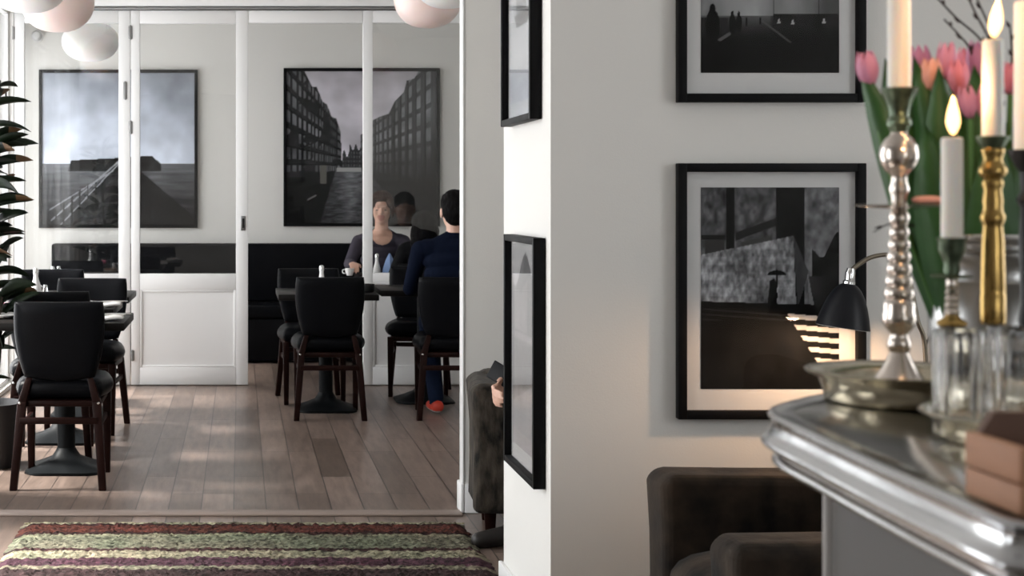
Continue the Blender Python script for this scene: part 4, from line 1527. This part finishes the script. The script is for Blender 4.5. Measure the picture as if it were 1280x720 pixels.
BZ = (1236, 330)
twig('bare twig ending lowest, nearest the tall candle', [BZ, (1228, 200), (1222, 100), (1213, 63), (1200, 45), (1180, 24)], 1.625)
twig('long bare twig slanting up and out of the picture top, left of the flame', [(1240, 330), (1238, 180), (1232, 90), (1228, 53), (1195, 22), (1170, -4), (1150, -20)], 1.64)
twig('bare twig passing just left of the middle flame', [(1246, 330), (1246, 180), (1243, 90), (1236, 50), (1220, 18), (1208, -8), (1200, -25)], 1.615)
twig('bare twig rising behind the middle flame', [(1250, 330), (1252, 180), (1250, 80), (1237, 35), (1224, 5), (1215, -20)], 1.65)
twig('bare twig between the two right candles', [(1258, 330), (1264, 180), (1265, 80), (1264, 50), (1262, 30)], 1.61)
twig('drooping bare twig left of the tall silver candlestick stem', [(1226, 440), (1205, 330), (1188, 287), (1160, 281), (1138, 282), (1112, 280), (1092, 290)], 1.59, .0012)


# ------------------------------------------------------------------ people
def seg(bm, a, b, ra, rb, n=14, mi=0):
    """tapering limb with rounded ends"""
    a, b = Vector(a), Vector(b)
    ax = b - a
    L = ax.length
    q = ax.to_track_quat('Z', 'Y').to_matrix().to_4x4()
    prof = []
    for k in range(6):
        t_ = PI / 2 * k / 5
        prof.append((ra * math.sin(t_), -ra * math.cos(t_)))
    for k in range(6):
        t_ = PI / 2 * k / 5
        prof.append((rb * math.cos(t_), L + rb * math.sin(t_)))
    prof[0] = (0, -ra); prof[-1] = (0, L + rb)
    lathe(bm, prof, n, mi=mi, mtx=Matrix.Translation(a) @ q)


def ell(bm, c, r, rot=None, mi=0, n=20):
    prof = [(0 if k in (0, 12) else math.cos(PI * k / 12 - PI / 2), math.sin(PI * k / 12 - PI / 2)) for k in range(13)]
    m_ = Matrix.Translation(Vector(c)) @ (rot.to_4x4() if rot else Matrix.Identity(4)) @ Matrix.Diagonal((r[0], r[1], r[2], 1))
    lathe(bm, prof, n, mi=mi, mtx=m_)


def remeshed(bm, vox, smooth_it=4):
    me = bpy.data.meshes.new('tmp')
    bmesh.ops.recalc_face_normals(bm, faces=bm.faces)
    bm.to_mesh(me); bm.free()
    o = bpy.data.objects.new('tmp', me); COL.objects.link(o)
    r_ = o.modifiers.new('r', 'REMESH'); r_.mode = 'VOXEL'; r_.voxel_size = vox
    s_ = o.modifiers.new('s', 'SMOOTH'); s_.iterations = smooth_it; s_.factor = .5
    dg = bpy.context.evaluated_depsgraph_get()
    out = bpy.data.meshes.new_from_object(o.evaluated_get(dg))
    bpy.data.objects.remove(o); bpy.data.meshes.remove(me)
    nb = NB(); nb.from_mesh(out); bpy.data.meshes.remove(out)
    return nb


def elbow(sh, hd, l1, l2, hint):
    d_ = hd - sh
    L = min(d_.length, (l1 + l2) * .995)
    u = d_.normalized()
    a = (l1 * l1 - l2 * l2 + L * L) / (2 * L)
    h = math.sqrt(max(0, l1 * l1 - a * a))
    hint = (hint - u * hint.dot(u)).normalized()
    return sh + u * a + hint * h, sh + u * L


def add_hand(bm, tags, wrist, fwd, up, side, curl, mi):
    """palm, four fingers of different lengths and a thumb leaving the side of the palm"""
    fwd = fwd.normalized(); up = (up - fwd * up.dot(fwd)).normalized()
    rt_ = fwd.cross(up).normalized() * side          # toward the thumb
    for k in range(4):
        o_ = rt_ * ((1.5 - k) * .019)
        a = wrist + o_ * .55; b = wrist + fwd * .088 + o_
        seg(bm, a, b, .0145, .011, 10); tags.append((a, b, .016, mi))
        p = b
        dirf = fwd
        lens = (.040, .045, .042, .033)[k]
        for j, f in enumerate((1.0, .68, .55)):
            dirf = (dirf * math.cos(curl) - up * math.sin(curl)).normalized()
            q = p + dirf * lens * f
            seg(bm, p, q, .0092 - .0008 * j, .0084 - .0008 * j, 9); tags.append((p, q, .01, mi))
            u2 = up * math.cos(curl) + fwd * 0
            p = q
            up_ = up
    a = wrist + fwd * .022 + rt_ * .026
    b = a + fwd * .030 + rt_ * .024 - up * .008
    c = b + fwd * .030 + rt_ * .004 - up * .014
    seg(bm, a, b, .0125, .0105, 9); seg(bm, b, c, .0102, .0085, 9)
    tags.append((a, b, .012, mi)); tags.append((b, c, .01, mi))


SK, TOP, LEG, SHOE, LIP, SOLE = 0, 1, 2, 3, 4, 5


def wear(body, t, names, shoe):
    """clothes as thin shells over the body"""
    me = body.data
    def shell(name, mis, side=0):
        fs = [p for p in me.polygons if p.material_index in mis and (side == 0 or p.center.x * side > 0)]
        if not fs:
            return
        bm = NB(); mp = {}
        for p in fs:
            for i in p.vertices:
                if i not in mp:
                    v = me.vertices[i]
                    co = v.co + v.normal * .0028
                    co.z = max(.0015, co.z)
                    mp[i] = bm.verts.new(co)
            bm.faces.new([mp[i] for i in p.vertices]).material_index = 1 if p.material_index == SOLE else 0
        m0 = me.materials[mis[0]]
        o = obj(name, bm, [m0, me.materials[SOLE]], t, smooth=0)
        o.data.shade_smooth()
        return o
    shell(names[0], (TOP,)); shell(names[1], (LEG,))
    for sd in (-1, 1):
        shell('shoe', (SHOE, SOLE), sd)


def person(label, loc, rotz, top, trouser, shoe, hair, sh=.46, lean=.05, sw=.185, yaw=0.0, pitch=0.0, head_s=1.0,
           hands=None, feet=None, knees=None, hair_style='short', neckz=.0, curl=.5, neckline=False, handup=None, ts=1.0, hints=None, garments=('jumper', 'trousers')):
    """seated figure facing +y; local origin on the floor under the pelvis"""
    t = thing('person', label, 'person', loc, rotz)
    bm = NB(); tags = []
    def S(a, b, ra, rb, mi):
        a, b = Vector(a), Vector(b)
        seg(bm, a, b, ra, rb); tags.append((a, b, max(ra, rb), mi))
    def at(z):                   # spine
        return Vector((0, lean * (z / .55), sh + z * ts))
    pel, waist, chest, neck0 = at(.10), at(.24), at(.40), at(.545)
    # torso
    for (z, rx, ry) in ((.07, .165, .125), (.12, .160, .12), (.20, .150, .108), (.28, .155, .112), (.36, .168, .118), (.43, .172, .112), (.49, .155, .092)):
        ell(bm, at(z), (rx * sw / .185, ry, .085)); tags.append((at(z) - Vector((.08, 0, 0)), at(z) + Vector((.08, 0, 0)), .12, TOP if z > .1 else LEG))
    S(at(.50) - Vector((sw * .8, .0, 0)), at(.50) + Vector((sw * .8, 0, 0)), .062, .062, TOP)
    S(at(.50) - Vector((sw * .55, .0, -.012)), at(.565), .055, .055, TOP); S(at(.50) + Vector((sw * .55, 0, .012)), at(.565), .055, .055, TOP)
    hc = at(.545) + Vector((0, .022, .185 + neckz))
    S(at(.545), hc + Vector((0, -.012, -.06)), .055, .052, SK)
    # head, with a face
    rot = Matrix.Rotation(yaw, 3, 'Z') @ Matrix.Rotation(pitch, 3, 'X')
    Hd = lambda x, y, z: hc + rot @ (Vector((x, y, z)) * head_s)
    def E(x, y, z, rx, ry, rz, mi):
        ell(bm, Hd(x, y, z), (rx * head_s, ry * head_s, rz * head_s), rot); tags.append((Hd(x, y, z), Hd(x, y, z + .001), .6 * min(rx, rz), mi))
    E(0, -.008, .035, .075, .095, .085, SK)      # skull
    E(0, .022, -.02, .064, .072, .088, SK)       # face
    E(0, .050, -.078, .036, .036, .032, SK)      # chin
    E(0, .015, -.055, .054, .055, .045, SK)      # jaw
    E(0, .088, .022, .045, .012, .010, SK)       # brow
    for s in (-1, 1):
        E(s * .036, .070, -.022, .020, .020, .018, SK)
        E(s * .076, -.008, -.008, .010, .020, .032, SK)   # ear
    seg(bm, Hd(0, .088, .015), Hd(0, .104, -.022), .008 * head_s, .0125 * head_s, 9)
    tags.append((Hd(0, .088, .015), Hd(0, .104, -.022), .01, SK))
    E(0, .090, -.028, .017, .012, .009, SK)
    E(0, .086, -.052, .022, .008, .0055, LIP); E(0, .084, -.061, .020, .008, .006, LIP)
    # legs
    knees = knees or [Vector((-.11, .43, sh + .055)), Vector((.11, .43, sh + .055))]
    feet = feet or [Vector((-.11, .42, 0)), Vector((.11, .42, 0))]
    fdirs = [Vector((-.1, 1, 0)).normalized(), Vector((.1, 1, 0)).normalized()]
    for i, s in enumerate((-1, 1)):
        hip = Vector((s * .092, .0, sh + .085))
        S(hip, knees[i], .085, .058, LEG)
        f = feet[i]
        if isinstance(f, tuple):
            f, fd = f
            fd = fd.normalized()
        else:
            fd = fdirs[i]
        an = f + Vector((0, 0, .095))
        S(knees[i], knees[i].lerp(an, .35), .058, .058, LEG); S(knees[i].lerp(an, .35), an, .058, .046, LEG)
        # shoe
        hl = f - fd * .045
        S(hl + Vector((0, 0, .045)), hl + fd * .06 + Vector((0, 0, .05)), .037, .038, SHOE)
        S(hl + fd * .05 + Vector((0, 0, .043)), hl + fd * .20 + Vector((0, 0, .030)), .040, .028, SHOE)
        sd = Vector((fd.y, -fd.x, 0))
        S(hl + fd * .13 + sd * .014 + Vector((0, 0, .028)), hl + fd * .20 + sd * .008 + Vector((0, 0, .027)), .027, .025, SHOE)
    # arms and hands
    for i, s in enumerate((-1, 1)):
        shd = at(.495) + Vector((s * sw, 0, 0))
        hd = hands[i]
        eb, wr = elbow(shd, hd, .285, .25, hints[i] if hints else Vector((s * .55, -.45, -1)))
        S(shd, eb, .056, .043, TOP); S(eb, wr, .043, .031, TOP)
        S(wr, wr + (wr - eb).normalized() * .02, .028, .026, SK)
        fw = (wr - eb).normalized()
        upv = (handup or [Vector((0, 0, 1))] * 2)[i]
        add_hand(bm, tags, wr + fw * .012, fw, upv, -s, curl, SK)
    nb = remeshed(bm, .0065, 3)
    for f in nb.faces:
        c = f.calc_center_median()
        best, bmi = 1e9, 0
        for a, b, r_, mi in tags:
            ab = b - a
            L2 = ab.length_squared
            u = max(0, min(1, (c - a).dot(ab) / L2)) if L2 > 1e-12 else 0
            dd_ = (c - (a + ab * u)).length - r_
            if dd_ < best:
                best, bmi = dd_, mi
        if neckline and bmi == TOP and (c - (at(.555) + Vector((0, .055, .0)))).length < .088:
            bmi = SK
        f.material_index = bmi
        if bmi == SHOE and c.z < .022:
            f.material_index = SOLE
    # trim below the floor
    for v in nb.verts:
        if v.co.z < .002:
            v.co.z = .002
    body = obj('body', nb, [M['skin'], M[top], M[trouser], M[shoe], M['lips'], M['shoesole'] if shoe == 'shoered' else M[shoe]], t, smooth=0)
    body.data.shade_smooth()
    wear(body, t, garments, shoe)
    for s in (-1, 1):
        b2 = NB(); ell(b2, Hd(s * .031, .0865, -.002), (.011, .006, .0045), rot, n=12)
        obj('eye', b2, M['eye'], t)
        b2 = NB(); seg(b2, Hd(s * .017, .0955, .019), Hd(s * .043, .083, .020), .0030, .0022, 8); obj('eyebrow', b2, M[hair], t)
    # hair
    hb = NB()
    if hair_style == 'short':
        for (x, y, z, rx, ry, rz) in ((0, -.016, .050, .083, .100, .084), (0, -.045, .0, .078, .070, .075), (0, -.055, -.045, .062, .045, .045), (0, .03, .095, .062, .055, .032)):
            ell(hb, Hd(x, y, z), (rx * head_s, ry * head_s, rz * head_s), rot)
    elif hair_style == 'tied':
        for (x, y, z, rx, ry, rz) in ((0, -.018, .052, .085, .100, .082), (0, -.045, .0, .083, .070, .085), (.0, .050, .080, .058, .044, .026), (-.058, .040, .052, .024, .042, .044), (.058, .040, .052, .024, .042, .044), (-.074, .012, .0, .016, .040, .070), (.074, .012, .0, .016, .040, .070), (0, -.06, -.075, .06, .045, .06), (0, -.115, .0, .045, .04, .055)):
            ell(hb, Hd(x, y, z), (rx * head_s, ry * head_s, rz * head_s), rot)
    else:                       # full, to the shoulders
        for (x, y, z, rx, ry, rz) in ((0, -.018, .045, .098, .108, .092), (0, -.045, -.03, .105, .080, .11), (0, -.055, -.12, .115, .065, .10), (0, .03, .095, .066, .055, .032), (-.075, .0, -.06, .03, .05, .11), (.075, .0, -.06, .03, .05, .11)):
            ell(hb, Hd(x, y, z), (rx * head_s, ry * head_s, rz * head_s), rot)
    hn = remeshed(hb, .006, 3)
    for v in hn.verts:
        v.co += (v.co - hc).normalized() * .004 * fb(v.co.x * 3, v.co.z * 1.0, 30)
    ho = obj('hair', hn, M[hair], t, smooth=0)
    ho.data.shade_smooth()
    return t


V = Vector
person('woman with tied brown hair and plum top seated behind the glass, looking down', (W(474, 0, 12.42).x, 12.42, 0), R(180), 'plum', 'black', 'shoedark', 'brownhair',
       sh=.45, lean=.20, sw=.18, yaw=R(-8), pitch=R(-6), head_s=1.1, ts=1.09, neckz=.03, hair_style='tied', neckline=True, garments=('knit_top', 'trousers'),
       hands=[V((-.14, .60, .80)), V((.265, .64, .83))], feet=[V((-.11, .34, 0)), V((.11, .34, 0))], knees=[V((-.11, .38, .50)), V((.11, .38, .50))])
person('person with dark hair and black clothes seen from behind through the glass panel', (W(532, 0, 11.2).x, 11.2, 0), 0, 'black', 'black', 'shoedark', 'blackhair',
       sh=.46, lean=.05, sw=.145, pitch=R(-8), neckz=-.075, hair_style='full', hands=[V((-.16, .36, .80)), V((.16, .36, .80))],
       feet=[V((-.10, .30, 0)), V((.10, .30, 0))], knees=[V((-.10, .40, .55)), V((.10, .40, .55))])
person('man in navy jumper, jeans and red trainers seen from behind at right', (1.335, 9.36, 0), 0, 'navy', 'jeans', 'shoered', 'blackhair', garments=('jumper', 'jeans'),
       sh=.48, lean=.09, sw=.215, pitch=R(-10), neckz=-.005, head_s=1.06, ts=1.09, hands=[V((-.17, .44, .80)), V((.18, .45, .80))],
       feet=[V((-.11, .14, 0)), V((.11, .16, 0))], knees=[V((-.13, .40, .55)), V((.13, .40, .55))])
hp_ = V((W(638, 0, 5.86).x, 5.86, W(0, 484, 5.86).z))
oP = V((1.45, 6.16, 0))
# facing -y: local = rotate by 180 deg
hl = V((-(hp_.x - oP.x), -(hp_.y - oP.y), hp_.z))
person('person mostly hidden behind the white pier, hand holding a black phone', oP, R(180), 'black', 'black', 'shoedark', 'brownhair',
       sh=.44, lean=.22, sw=.19, pitch=R(-24), hands=[V((-.10, .30, .66)), hl],
       feet=[V((-.13, .44, 0)), (V((.385, .29, 0)), V((.9, .25, 0)))], knees=[V((-.12, .44, .53)), V((.20, .41, .53))], curl=.75, hints=[V((-.5, -.4, -1)), V((-.25, -.6, -1))],
       handup=[V((0, 0, 1)), V((0, -1, .15))])
# the phone in the hand
t = thing('phone', 'black phone held up above the arm of the armchair behind the pier', 'phone', W(634, 473, 5.80))
t.rotation_euler = (R(-35), R(-62), R(-8))
bm = NB(); box(bm, -.036, .036, -.004, .004, -.030, .115 - .03, .004, 3); obj('case', bm, M['screen'], t)
bm = NB(); box(bm, -.032, .032, .0038, .0046, -.026, .108 - .03); obj('screen', bm, M['screen'], t)


# ------------------------------------------------------------------ daylight
wd = bpy.data.worlds.new('overcast_sky'); SC.world = wd
wd.use_nodes = True
bg = wd.node_tree.nodes['Background']
bg.inputs['Color'].default_value = (.955, .975, 1.0, 1)
bg.inputs['Strength'].default_value = 7.4


def portal(name, x, y0, y1, z0, z1, rot):
    l = bpy.data.lights.new(name, 'AREA')
    l.shape = 'RECTANGLE'
    l.size = y1 - y0; l.size_y = z1 - z0
    l.cycles.is_portal = True
    o = bpy.data.objects.new(name, l); COL.objects.link(o)
    o.location = (x, (y0 + y1) / 2, (z0 + z1) / 2)
    o.rotation_euler = (R(90), 0, rot)
    return o


for i, (a, b, z0, z1) in enumerate(dopen):
    portal('daylight_portal', XL - .12, a, b, z0, z1, R(-90))
portal('daylight_portal', XLB - .12, *bopen[0], R(-90))
for i, (a, b, z0, z1) in enumerate(fopen):
    portal('daylight_portal', XLF - .12, a, b, z0, z1, R(-90))
for i, (a, b, z0, z1) in enumerate(ropen):
    portal('daylight_portal', XR + .12, a, b, z0, z1, R(90))
q_ = portal('daylight_portal', (RW[0] + RW[1]) / 2, Y0 - .12 - (RW[1] - RW[0]) / 2, Y0 - .12 + (RW[1] - RW[0]) / 2, RW[2], RW[3], 0)
q_.rotation_euler = (R(90), 0, 0)

sl_ = bpy.data.lights.new('hazy_sun', 'SUN'); sl_.energy = 20; sl_.angle = R(14); sl_.color = (1, .97, .93)
so_ = bpy.data.objects.new('hazy_sun', sl_); COL.objects.link(so_)
so_.rotation_euler = Vector((1, -.06, -1.15)).to_track_quat('-Z', 'Y').to_euler()

# ------------------------------------------------------------------ camera
cd = bpy.data.cameras.new('camera')
cam = bpy.data.objects.new('camera', cd)
COL.objects.link(cam)
cam.location = (0, 0, CH)
cam.rotation_euler = (R(90), 0, 0)
cd.sensor_fit = 'HORIZONTAL'
cd.sensor_width = 36
cd.lens = FPX / 1280 * 36
cd.shift_x = (640 - XV) / 1280
cd.shift_y = -(360 - YV) / 1280
cd.clip_start = .02
cd.dof.use_dof = True
cd.dof.focus_distance = 5.5
cd.dof.aperture_fstop = 9.5
SC.camera = cam
vs_ = SC.view_settings
SC.display_settings.display_device = 'sRGB'
vs_.view_transform = 'Standard'
vs_.look = 'None'
vs_.exposure = 0.0
vs_.gamma = 1
vs_.use_curve_mapping = False
SC.cycles.max_bounces = 10
SC.cycles.diffuse_bounces = 5
SC.cycles.glossy_bounces = 5
SC.cycles.transparent_max_bounces = 16
SC.cycles.transmission_bounces = 8
SC.cycles.sample_clamp_indirect = 6
SC.cycles.caustics_reflective = False
SC.cycles.caustics_refractive = False
